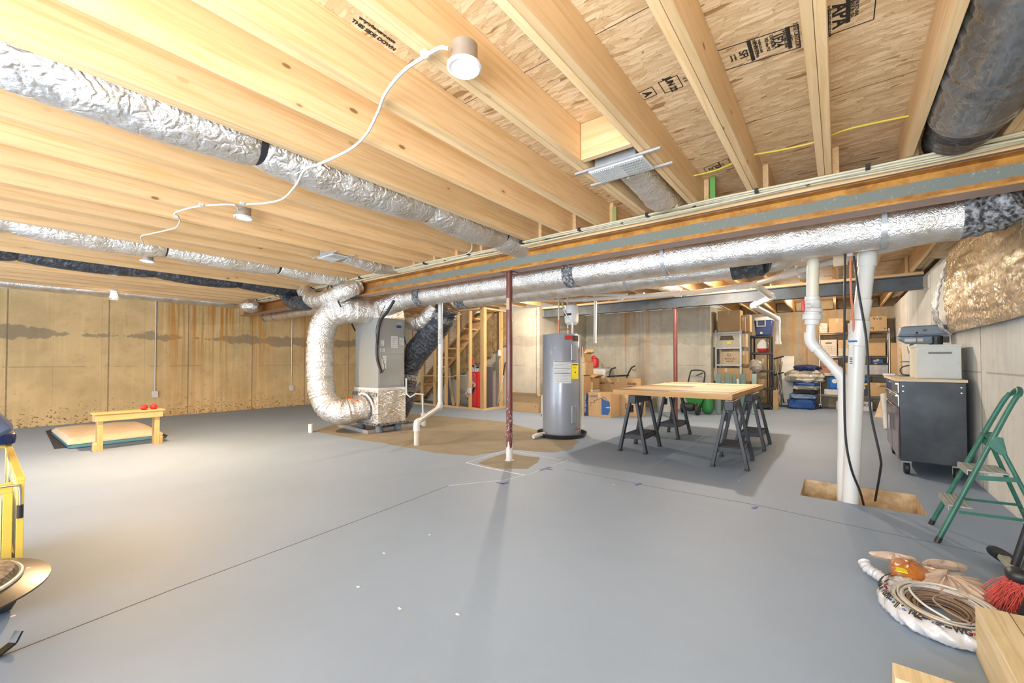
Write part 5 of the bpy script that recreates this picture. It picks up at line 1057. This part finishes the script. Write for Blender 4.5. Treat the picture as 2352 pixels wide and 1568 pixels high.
put('head_casting',B().prism([(a.x+.005,Yd-.08,z0_-.01),(a.x+.28,Yd-.08,z0_-.01),(a.x+.28,Yd-.08,zb-.01),(a.x+.08,Yd-.08,zb-.01),(a.x+.005,Yd-.08,zb+.04)],(0,.16,0)),DB,t,bev=.01)
put('name_plate',B().box((a.x+.05,Yd-.083,zb+.015),(a.x+.20,Yd-.080,zb+.05)),PAPER,t)
mx=dp(2150,780).x; put('motor',B().cyl((mx,Yd,zb-.02),(mx,Yd,z0_-.012),.055),DKG,t); b=B()
for k in range(7): 
    q_=-2.6+k*.22
    for zz in (zb+.0,zb+.055): b.box((mx+.055*math.cos(q_)-.003,Yd+.055*math.sin(q_)-.003,zz),(mx+.055*math.cos(q_)+.003,Yd+.055*math.sin(q_)+.003,zz+.015))
put('motor_vents',b,BLK,t); put('switch_box',B().box((mx+.058,Yd-.03,zb),(mx+.10,Yd+.03,zb+.07)),DKG,t)
cx_=dp(2089,800).x; put('chuck',B().lathe([(.0,-.10),(.012,-.10),(.024,-.06),(.024,-.02),(.014,0),(.014,.03)],(cx_,Yd-.04,zb-.02),20),CHR,t)
colx=cx_+.02; put('column',B().cyl((colx,Yd+.05,zt+.02),(colx,Yd+.05,zb),.022),STEEL,t); put('base_casting',B().box((cx_-.10,Yd-.14,zt),(cx_+.12,Yd+.12,zt+.022)),DB,t,bev=.006)
put('work_table',B().lathe([(0,.0),(.085,.0),(.09,.012),(0,.015)],(cx_-.0,Yd-.04,zt+.16),28),DB,t); put('feed_lever',B().tube([dp(2105,785,Yd-.12),dp(2108,762,Yd-.16)],.005,8),CHR,t)
put('lever_knob',B().blob(dp(2106,764,Yd-.16),(.011,.011,.011),1,10,8),BLK,t)
one('power_cord',B().tube(spline([(cx_+.02,6.45,zt+.008),(cx_-.07,6.42,zt+.02),(cx_-.10,6.42,zt+.07),(cx_-.06,6.44,zt+.115),(cx_+.03,6.46,zt+.125),(cx_+.09,6.48,zt+.10)],6),.005,8),BLK,'black cord curling over the cabinet top beside the white box','cord')
one('steel_bracket',B().box((CX0-.05,6.60,zt),(CX0+.06,6.66,zt+.03)),STEEL,'small steel clamp on the front edge of the cabinet top','clamp',bev=.004)
# foil blanket on the right wall
GF=foil('gold_foil',(.78,.66,.47),.2,7.,1.)
def blanket(y0,y1,z0,z1,x,mat,lab,seed,amp=.035,name='foil_blanket'):
    rr=random.Random(seed); ny,nz=90,50; b=B(); vs=[]
    folds=[(rr.uniform(y0,y1),rr.uniform(.05,.20),rr.uniform(.4,1.),rr.uniform(-.5,.5)) for _ in range(12)]
    for i in range(ny+1):
        for j in range(nz+1):
            y=y0+(y1-y0)*i/ny; z=z0+(z1-z0)*j/nz
            h=sum(a_*math.exp(-((y-c_-(z-z0)*s_)/w_)**2) for c_,w_,a_,s_ in folds)*amp*math.sin(math.pi*min(1,max(0,j/nz))**.8)
            h+=.006*math.sin(z*60+2*math.sin(y*3))+rr.uniform(-.003,.003)+.03*math.sin(math.pi*j/nz)
            vs.append((x-h,y,z))
    fs=[(i*(nz+1)+j,(i+1)*(nz+1)+j,(i+1)*(nz+1)+j+1,i*(nz+1)+j+1) for i in range(ny) for j in range(nz)]
    b.add(vs,fs); return one(name,b,mat,lab,'insulation',ang=60,solid=.015)
blanket(2.6,6.42,1.415,2.30,.955,GF,'crinkled foil-faced insulation blanket hung on the upper right wall',3)
blanket(6.43,6.60,1.40,2.27,.955,M('bright_foil',(.78,.78,.78),.35,.45,(.5,.5,.5),12,.8,1.,22,bd=.03),'bright silver foil edge strip at the far end of the foil blanket',4,.02,'foil_edge_strip')
one('insulation_batt',B().blob((.93,5.4,2.42),(.09,1.6,.12),.4,16,40,.12,9,seed=31),KRAFT,'tan paper-faced batt tucked above the foil blanket','insulation')
# ================================================================= STEP LADDER
t=thing('step_ladder','green folding step ladder standing open by the right wall','ladder',(.72,3.86,0))
N1,N2=V((.47,3.67,.0)),V((.80,3.755,.86)); F1,F2=V((.49,4.05,.0)),V((.80,3.925,.86))
loop=spline([N1+(N2-N1)*.03,N1.lerp(N2,.5),N2,V((.838,3.775,.925)),V((.85,3.84,.955)),V((.838,3.90,.925)),F2,F1.lerp(F2,.5),F1+(F2-F1)*.03],8)
put('front_frame',B().tube(loop,.0135,14),GRN,t)
for p,q in ((N1,N2),(F1,F2)): put('rubber_foot',B().tube([p,p+(q-p)*.04],.0155,14),BLK,t)
def lerpN(t_): return N1.lerp(N2,t_)
def lerpF(t_): return F1.lerp(F2,t_)
RN1,RN2=V((.955,3.66,.0)),V((.735,3.735,.66)); RF1,RF2=V((.955,4.06,.0)),V((.735,3.945,.66))
for p,q in ((RN2,RN1),(RF2,RF1)):
    put('rear_leg',B().tube([p,q+V((0,0,.012))],.011,12),GRN,t); put('rubber_foot',B().tube([q+V((0,0,.0)),q+V((-.008,0,.025))],.013,12),BLK,t)
put('rear_brace',B().tube([RN1.lerp(RN2,.30),RF1.lerp(RF2,.30)],.008,10),GRN,t)
put('hinge_plate',B().prism([lerpN(.72)+V((-.01,-.016,0)),lerpN(.78)+V((.0,-.016,.0)),lerpN(.79)+V((.03,-.016,-.01)),RN1.lerp(RN2,.88)+V((.012,-.016,0)),RN1.lerp(RN2,.86)+V((-.02,-.016,0))],(0,.004,0)),GRN,t)
put('hinge_plate',B().prism([lerpF(.72)+V((-.01,.016,0)),lerpF(.78)+V((.0,.016,.0)),lerpF(.79)+V((.03,.016,-.01)),RF1.lerp(RF2,.88)+V((.012,.016,0)),RF1.lerp(RF2,.86)+V((-.02,.016,0))],(0,-.004,0)),GRN,t)
put('upper_brace',B().bar(lerpN(.77),lerpF(.77),.045,.004,(0,0,1)),GRN,t)
TRD=M('step_tread',(.42,.45,.42),.5,.4,(.30,.33,.30),30,.8)
for k,(tt,dep) in enumerate(((.27,.10),(.53,.17))):
    a=lerpN(tt);b_=lerpF(tt); z=a.z
    s=put('step',B().box((a.x-.03,a.y+.008,z-.006),(a.x-.03+dep,b_.y-.008,z+.004)),TRD,t,bev=.002)
    g=B()
    for j in range(5): g.box((a.x-.028+j*dep/5,a.y+.012,z+.004),(a.x-.028+j*dep/5+.004,b_.y-.012,z+.0065))
    put('step_ribs',g,STEEL,s); put('step_lip',B().box((a.x-.034,a.y+.004,z-.028),(a.x-.030,b_.y-.004,z+.004)),TRD,s)
for (A,Bq,rn1,rn2,o_) in ((N1,N2,RN1,RN2,-.013),(F1,F2,RF1,RF2,.013)):
    p=A.lerp(Bq,.24)+V((.02,o_,0)); q=rn1.lerp(rn2,.33)+V((0,o_,0)); put('side_brace',B().bar(p,q,.004,.016,(0,0,1)),GRN,t)
    p=A.lerp(Bq,.49)+V((.02,o_,0)); q=rn1.lerp(rn2,.66)+V((0,o_,0)); put('side_brace',B().bar(p,q,.004,.026,(0,0,1)),GRN,t)
# ================================================================= FRONT RIGHT FLOOR CLUTTER
cc=V((.345,2.60,0))
WIRE=M('white_wire',(.66,.64,.60),.4); BWIRE=M('brown_wire',(.30,.21,.15),.45)
t=thing('cable_coil','flat coil of white and brown cable half in its printed plastic wrap','coil',tuple(cc))
rr=random.Random(9)
def coil(r0,r1,nt,z0,z1,r,ex=1.25):
    P=[]; m=nt*36
    for k in range(m+1):
        a=k/36*2*math.pi; f=k/m; R=r0+(r1-r0)*(.5+.5*math.sin(f*9*nt/3+rr.random()*.15)); P.append(cc+V((R*math.cos(a),R*math.sin(a)*ex,z0+(z1-z0)*f)))
    return B().tube(P,r,6)
def windings(radii,zs,r,sd):
    rr=random.Random(sd); b=B()
    for R in radii:
        for z in zs:
            ox,oy,e=rr.uniform(-.008,.008),rr.uniform(-.012,.012),1.25+rr.uniform(-.05,.05); tl=rr.uniform(-.004,.004)
            b.tube([cc+V((ox+R*math.cos(k*math.pi/18),oy+R*e*math.sin(k*math.pi/18),z+tl*math.cos(k*math.pi/18+R*90))) for k in range(37)],r,6,False)
    return b
put('white_windings',windings([.128+.0095*k for k in range(7)],[.012,.024,.036,.050,.064],.0048,3),WIRE,t); put('brown_windings',windings([.082+.0085*k for k in range(5)],[.010,.022,.034,.046],.0042,4),BWIRE,t)
put('loose_loop',B().tube(spline([cc+V(p) for p in ((.0,-.17,.075),(-.07,-.10,.085),(-.10,.02,.085),(-.07,.12,.08),(.0,.17,.08),(.07,.16,.08))],8),.0045,8),WIRE,t)
put('loose_loop',B().tube(spline([cc+V(p) for p in ((.06,-.16,.08),(-.0,-.11,.085),(-.03,-.03,.085),(.01,.05,.085),(.09,.08,.08))],8),.0045,8),BWIRE,t)
WRAP=M('plastic_wrap',(.60,.61,.63),.25,0,(.05,.05,.07),34,0.,coat=.4)
b=B(); n=70; m=20; rj=random.Random(12)
for i in range(n+1):
    a=math.pi*(.68+1.0*i/n)
    for j in range(m):
        q=2*math.pi*j/m; R=.180+.030*math.cos(q)*(1+.2*math.sin(i*.8+j*.6))+rj.uniform(-.003,.003); z=.036+.034*math.sin(q)*(1+.18*math.sin(i*.7+j*1.1))+rj.uniform(-.0035,.0035); b.v.append(cc+V((R*math.cos(a),R*math.sin(a)*1.25,max(.002,z))))
for i in range(n):
    for j in range(m): b.f.append((i*m+j,i*m+(j+1)%m,(i+1)*m+(j+1)%m,(i+1)*m+j))
b.f.append(tuple(range(m))); b.f.append(tuple(n*m+j for j in range(m)))
wrp=put('plastic_wrap',b,WRAP,t,ang=60)
for k,s in enumerate(('14/2','THWN','NM-B','600V','||','14/2','=','WG')):
    a=math.pi*(.80+.105*k); R=.200; z=.070; o=cc+V((R*math.cos(a),R*math.sin(a)*1.25,z+.008)); td=V((-math.sin(a),math.cos(a)*1.25,0)).normalized(); nd_=V((math.cos(a),math.sin(a),.9)).normalized(); ydr=nd_.cross(td)
    text('wrap_print',s,.030 if k else .034,o+nd_*.004,td,ydr,INK,wrp,bold=.001)
tw=B()
tw.tube(spline([cc+V(p) for p in ((-.12,.13,.05),(-.17,.20,.03),(-.20,.25,.03),(-.235,.27,.04),(-.25,.31,.06))],6),[.018+.010*abs(math.sin(k*1.3)) for k in range(25)],10); put('twisted_wrap_end',tw,WRAP,t)
rj=random.Random(5)
for k in range(26):
    a=math.pi*(.72+.036*k); R=.190+rj.uniform(-.012,.012); z=.071; o=cc+V((R*math.cos(a),R*math.sin(a)*1.25,z+.004)); td=V((-math.sin(a),math.cos(a)*1.25,0)).normalized(); nd_=V((math.cos(a),math.sin(a),1.3)).normalized(); text('wrap_print',rj.choice(('TYPE','AWG','###','CU','E1','//','250FT')),.011,o,td,nd_.cross(td),rj.choice((INK,INK,BLUI,REDI)),wrp,bold=.0006)
put('yellow_sticker',B().box(cc+V((-.13,.19,.09)),cc+V((-.09,.24,.094))),YPAP,t)
# amber plastic bag
t=thing('plastic_bag','thin tan plastic bag with amber contents, knotted, behind the cable coil','bag',(.33,2.95,0))
AM=M('amber_contents',(.50,.17,.03),.25,0,(.36,.10,.02),12,.8,coat=.5); TP=M('tan_film',(.58,.43,.33),.28,0,(.66,.53,.43),10,.8,.9,20,alpha=.85,coat=.3)
put('contents',B().blob((.27,2.90,.055),(.075,.10,.052),.8,26,14,.12,5,seed=3),AM,t); put('contents',B().blob((.37,2.84,.04),(.08,.06,.035),.8,22,12,.14,5,seed=5),AM,t)
put('film',B().blob((.40,2.88,.045),(.13,.125,.045),.8,64,24,.26,13,seed=6),TP,t)
for s,p in ((-1,(.225,3.02,.075)),(1,(.42,3.08,.07))):
    put('knot_ear',B().blob(p,(.085,.026,.022),.9,40,16,.35,11,R=Matrix.Rotation(s*.15+.3,3,'Z'),seed=8+s),TP,t)
# lumber
def skew(p_far_l,p_far_r,p_near_l,p_near_r,z0,z1):
    L=[V(p) for p in (p_far_l,p_far_r,p_near_r,p_near_l)]; return B().hexa([V((p.x,p.y,z0)) for p in L],[V((p.x,p.y,z1)) for p in L])
PL=pine('new_lumber',(.74,.62,.40),(.56,.43,.22),axis=1)
zt_=.185
fl,fr,nl=pz(2239,1390,zt_),pz(2316,1405,zt_),pz(2336,1568,zt_); d=(nl-fl).normalized(); sd=(fr-fl)
t=thing('lumber_stack','pale built-up lumber lying beside the cable coil, cut by the bottom right corner','lumber',tuple(V((fl.x,fl.y,0))))
put('top_board',skew(fl,fr,fl+d*.9,fr+d*.9,zt_-.038,zt_),PL,t,bev=.003); put('top_board',skew(fr+sd*.03,fr+sd*1.1,fr+sd*.03+d*.9,fr+sd*1.1+d*.9,zt_-.038,zt_-.002),PL,t,bev=.003)
put('side_board',skew(fl,fl+sd*.35,fl+d*.9,fl+sd*.35+d*.9,0.001,zt_-.039),PL,t,bev=.003); put('side_board',skew(fr+sd*.6,fr+sd*1.05,fr+sd*.6+d*.9,fr+sd*1.05+d*.9,0.001,zt_-.039),PL,t,bev=.003)
a=pz(2048,1515,.09); b_=pz(2212,1568,.09); d=(b_-a).normalized(); nn=V((d.y,-d.x,0)); nn=nn if nn.y<0 else -nn
for k,(z0_,z1_) in enumerate(((.001,.028),(.029,.058),(.059,.090))):
    q=a+nn*.006*k; one('lumber_board',skew(q,q+d*.9,q+nn*.09,q+nn*.09+d*.9,z0_,z1_),PL,['lowest','middle','topmost'][k]+' of the three stacked boards cut by the bottom edge of the photo','lumber','three stacked boards by the bottom edge',bev=.002)
# broom and scraper rig
t=thing('broom','red bristled broom with a black cap standing among the clutter at the right edge','broom',(.60,2.90,0))
hc=py(2343,1322,2.88); b=B(); rr=random.Random(2)
for k in range(380):
    a_=rr.uniform(-.5,1.0); 
    p0=hc+V((rr.uniform(-.03,.045),rr.uniform(-.03,.03),-.012)); p1=V((hc.x-.13+.22*rr.random()-.02,hc.y+rr.uniform(-.14,-.02),max(.006,hc.z-.13+rr.uniform(-.02,.02))))
    pm=p0.lerp(p1,.5)+V((0,0,.02)); b.tube([p0,pm,p1],[.0022,.002,.0014],4,False)
put('bristles',b,M('red_bristles',(.62,.10,.08),.55,0,(.45,.05,.04),20,.7),t); put('cap',B().blob(hc+V((.01,0,.0)),(.055,.05,.032),.7,22,12),BLK,t)
put('handle',B().tube([hc+V((.01,0,.02)),hc+V((.12,.03,.42))],.0125,12),BLK,t)
t=thing('hand_truck','black tube and round wheel of a cart at the right edge, behind the broom','cart',(.70,3.3,0))
wc=py(2302,1279,3.45); wc.z=max(wc.z,.06)
wh=put('wheel',B().lathe([(.02,-.012),(.055,-.016),(.062,-.008),(.062,.008),(.055,.016),(.02,.012)],wc,28,(.55,.45,.7)),BLK,t); put('wheel_bar',B().bar(wc,py(2345,1322,3.05),.035,.03),M('dull_green_bar',(.45,.46,.36),.5),t); put('tube_frame',B().tube([py(2331,1298,3.1),py(2368,1190,3.1)],.016,12),BLK,t)
one('dust_pan',B().prism([pz(2330,1425,.02),pz(2352,1372,.10),pz(2395,1400,.12),pz(2395,1440,.02)],(0,.0,.004)),DKG,'dark scoop edge below the broom at the right edge','dustpan')
one('black_rod',B().tube([pz(2215,1335,.05),pz(2268,1358,.05)],.013,12),BLK,'short black rod lying between the coil and the broom','rod')
# ================================================================= BENCH, BALLS AND MAT BY THE LEFT WALL
t=thing('wooden_bench','small pine bench standing in front of the folded mat','bench',(-7.31,1.23,0))
BP=pine('bench_pine',(.70,.44,.19),(.55,.31,.11),axis=1,knots=False); BPZ=pine('bench_pine_up',(.66,.40,.16),(.52,.28,.09),axis=2,knots=False)
X1=-7.20;X0=-7.40;Y0_,Y1_=.885,1.585
put('seat_board',B().box((X0-.01,Y0_,.452),(X1+.01,Y1_,.472)),BP,t,bev=.005)
put('apron',B().box((X1-.02,Y0_+.02,.372),(X1,Y1_-.02,.451)),BP,t,bev=.002); put('apron',B().box((X0,Y0_+.02,.372),(X0+.02,Y1_-.02,.451)),BP,t,bev=.002)
for y,s in ((Y0_+.02,-1),(Y1_-.08,1)):
    put('end_board',B().box((X0+.021,y if s<0 else y+.04,.372),(X1-.021,y+.02 if s<0 else y+.06,.451)),BP,t)
    for x in (X1-.065,X0+.025): put('leg',B().box((x,y+(.03 if s<0 else -.02),.0),(x+.04,y+(.08 if s<0 else .03),.371)),BPZ,t,bev=.002)
    put('leg_web',B().box((X0+.066,y+(.035 if s<0 else -.01),.05),(X1-.066,y+(.055 if s<0 else .01),.371)),BPZ,t)
    yy=y+(-.03 if s<0 else .03); put('foot_bracket',B().prism([(X1-.03,yy+(.059 if s<0 else 0),0),(X1-.03,yy+(.059 if s<0 else 0),.09),(X1-.05,yy+(.059 if s<0 else 0),.115),(X1-.09,yy+(.059 if s<0 else 0),.11),(X1-.13,yy+(.059 if s<0 else 0),.07),(X1-.14,yy+(.059 if s<0 else 0),0)],(0,s*.035,0)),BP,t,bev=.002)
for (y,lb) in ((1.385,'left'),(1.485,'right')):
    t=thing('red_ball_weight','glossy red rounded weight on the bench, the %s one of two'%lb,'weight',(-7.30,y,.472),'red weights on the bench')
    put('ball',B().blob((-7.30,y,.505),(.042,.040,.033),.85,24,16,.05,3,seed=1),RED,t); put('grip_end',B().cyl((-7.30,y-.005,.505),(-7.252,y-.012,.500),.018,.014),RED,t)
t=thing('folded_mat','cream fleece folded pad with teal mesh edge lying on a dark sheet','mat',(-8.75,1.2,0))
mcs=[pz(118,992,.03),pz(158,1026,.03),pz(378,1001,.03),pz(315,976,.03)]
def pad(cs,z0,z1,m,name,ins=0.,rnd_=.03,seed=1,ny=26,nx=16,am=.006):
    rr=random.Random(seed); b=B(); vs=[]
    for side in (0,1):
        for i in range(nx+1):
            for j in range(ny+1):
                s_,q=i/nx,j/ny; p=(cs[0].lerp(cs[1],s_)).lerp(cs[3].lerp(cs[2],s_),q); e=min(s_,1-s_,q,1-q); h=min(1,(e/.05))**.5 if e<.05 else 1
                z=z0 if side==0 else z0+.004+(z1-z0-.004)*(.25+.75*h)+am*math.sin(7*s_+3*q*5+seed)*h
                vs.append(V((p.x,p.y,z)))
    k=(nx+1)*(ny+1); f=[]
    for i in range(nx):
        for j in range(ny):
            a=i*(ny+1)+j; f.append((a,a+1,a+ny+2,a+ny+1)); f.append((k+a,k+a+ny+1,k+a+ny+2,k+a+1))
    ed=[i*(ny+1) for i in range(nx+1)]+[nx*(ny+1)+j for j in range(1,ny+1)]+[i*(ny+1)+ny for i in range(nx-1,-1,-1)]+[j for j in range(ny-1,0,-1)]
    for i in range(len(ed)): a,c=ed[i],ed[(i+1)%len(ed)]; f.append((a,c,k+c,k+a))
    b.add(vs,f); return put(name,b,m,t)
put('dark_sheet',B().prism([V((p.x,p.y,.001)) for p in (pz(105,990),pz(125,1031),pz(380,1006),pz(385,1000),pz(320,973),pz(130,984))],(0,0,.006)),DARKC,t)
m0=[V((p.x,p.y,0)) for p in mcs]
pad(m0,.008,.040,TEAL,'teal_layer',seed=2,am=.002); pad([m0[0],m0[1].lerp(m0[0],.05),m0[2].lerp(m0[3],.05),m0[3]],.041,.115,FLEECE,'fleece_layer',seed=3,am=.006)
# ================================================================= YELLOW CART AND FIRE PIT (left edge)
t=thing('yellow_cart','yellow steel mesh-sided garden cart at the left edge, filled with cloth','cart',(-3.37,-.35,0))
qx0,qx1,qy0,qy1,qz0,qz1=-3.95,-2.80,-.90,.135,.165,.60
for (x,y) in ((qx1-.02,qy1-.02),(qx0,qy1-.02),(qx1-.02,qy0),(qx0,qy0)): put('corner_post',B().box((x,y,qz0),(x+.022,y+.022,qz1)),YEL,t,bev=.002)
put('top_rail',B().box((qx0,qy1-.024,qz1),(qx1,qy1+.004,qz1+.018)),YEL,t,bev=.002); put('top_rail',B().box((qx0,qy0,qz1),(qx1,qy0+.028,qz1+.018)),YEL,t,bev=.002)
put('end_gate',B().box((qx1-.015,qy0+.03,qz1-.045),(qx1-.002,qy1-.03,qz1)),YEL,t,bev=.002); put('end_gate_bottom',B().box((qx1-.015,qy0+.03,qz0+.05),(qx1-.002,qy1-.03,qz0+.11)),YEL,t,bev=.002); put('end_gate_stile',B().box((qx1-.014,qy1-.058,qz0+.11),(qx1-.001,qy1-.03,qz1-.045)),YEL,t,bev=.002)
put('top_rail',B().box((qx0,qy0+.03,qz1),(qx0+.024,qy1-.025,qz1+.018)),YEL,t,bev=.002)
put('tray_skirt',B().box((qx0,qy0,qz0-.015),(qx1+.006,qy1,qz0+.048)),YEL,t,bev=.012)
b=B()
for k in range(9): z=qz0+.13+k*.036; b.tube([(qx1-.008,qy0+.03,z),(qx1-.008,qy1-.06,z)],.0022,6)
for k in range(6): y=qy1-.062-k*.17; b.tube([(qx1-.010,y,qz0+.11),(qx1-.010,y,qz1-.045)],.0022,6)
for k in range(9): z=qz0+.07+k*.042; b.tube([(qx0,qy1-.012,z),(qx1-.02,qy1-.012,z)],.0022,6)
for k in range(22): x=qx0+.03+k*.052; b.tube([(x,qy1-.012,qz0+.05),(x,qy1-.012,qz1)],.0022,6)
put('wire_mesh',b,M('pale_yellow_wire',(.80,.72,.40),.4),t)
put('latch_pin',B().tube(spline([(qx1+.006,qy1-.12,qz1-.015),(qx1+.01,qy1-.03,qz1-.012),(qx1+.012,qy1-.012,qz1-.03),(qx1+.012,qy1-.010,qz1-.12)],5),.005,8),CHR,t); put('latch_grip',B().cyl((qx1+.012,qy1-.010,qz1-.10),(qx1+.012,qy1-.010,qz1-.155),.010),BLK,t)
for x in (qx1-.16,qx0+.16):
    for y in (qy1-.02,qy0+.02):
        w_=put('wheel',B().lathe([(.03,-.035),(.10,-.04),(.125,-.025),(.13,0),(.125,.025),(.10,.04),(.03,.035)],(x+.0,y-.03 if y>0 else y+.03,.13),30,(0,1,0)),M('tyre_rubber',(.045,.04,.035),.8,bp=.6,bsc=30),t)
one('blue_tarp',B().blob((-3.3,-.36,.36),(.44,.45,.16),.25,36,16,.03,5,seed=4),M('cyan_tarp',(.02,.17,.38),.5,0,(.03,.24,.46),8,.7,.6,15),'crumpled bright blue tarp filling the yellow cart','tarp')
DEN=M('denim_cloth',(.10,.14,.25),.9,0,(.14,.19,.32),6,.6,.3,60)
one('folded_cushion',B().blob((-3.45,-.02,.66),(.16,.08,.045),.35,30,14,.05,4,R=Matrix.Rotation(.75,3,'X')@Matrix.Rotation(.15,3,'Y'),seed=6),M('navy_quilt',(.05,.06,.13),.9,bp=.3),'dark navy folded cushion on top of the yellow cart, lower one','cushion')
one('folded_cushion',B().blob((-3.62,.04,.76),(.18,.08,.06),.35,30,14,.05,4,R=Matrix.Rotation(.6,3,'X'),seed=7),DEN,'grey-blue folded cushion, topmost in the yellow cart','cushion')
one('folded_cushion',B().blob((-3.93,.11,.66),(.07,.045,.035),.4,24,12,.05,4,seed=8),NAVY,'small shiny navy roll on the far corner of the yellow cart','roll')
# fire pit
rc=V((-2.36,-.15,.35)); Rr=.335
t=thing('fire_pit','dark bronze fire bowl with mesh lid on curved legs, cut by the left edge','fire pit',(rc.x,rc.y,0))
BRZ=M('dark_bronze',(.045,.04,.032),.3,.3,(.03,.026,.02),5,.7,coat=.3)
put('bowl_rim',B().lathe([(Rr-.08,-.002),(Rr-.07,.008),(Rr-.04,.002),(Rr,-.008),(Rr,-.014),(Rr-.05,-.012),(Rr-.12,-.03),(Rr-.20,-.08),(0,-.12)],rc,64),BRZ,t)
msh=M('mesh_lid',(.07,.065,.06),.5,.4,(.28,.25,.20),60,1.,.8,120)
put('mesh_lid',B().lathe([(Rr-.075,.008),(Rr-.09,.035),(Rr-.20,.075),(.05,.11),(0,.11)],rc,48),msh,t); put('lid_ring',B().tube([rc+V(((Rr-.073)*math.cos(k*math.pi/24),(Rr-.073)*math.sin(k*math.pi/24),.012)) for k in range(49)],.008,8),STEEL,t)
for k in range(4):
    a_=.62+k*math.pi/2; f=lambda r,z:rc+V((r*math.cos(a_),r*math.sin(a_),z)); put('curved_leg',B().bar(f(.23,-.07),f(.17,-.20),.03,.008).bar(f(.17,-.20),f(.19,-.30),.03,.008).bar(f(.19,-.30),f(.25,-.342),.03,.008).bar(f(.25,-.342),f(.31,-.325),.03,.008).bar(f(.31,-.325),f(.33,-.29),.03,.008),BRZ,t)
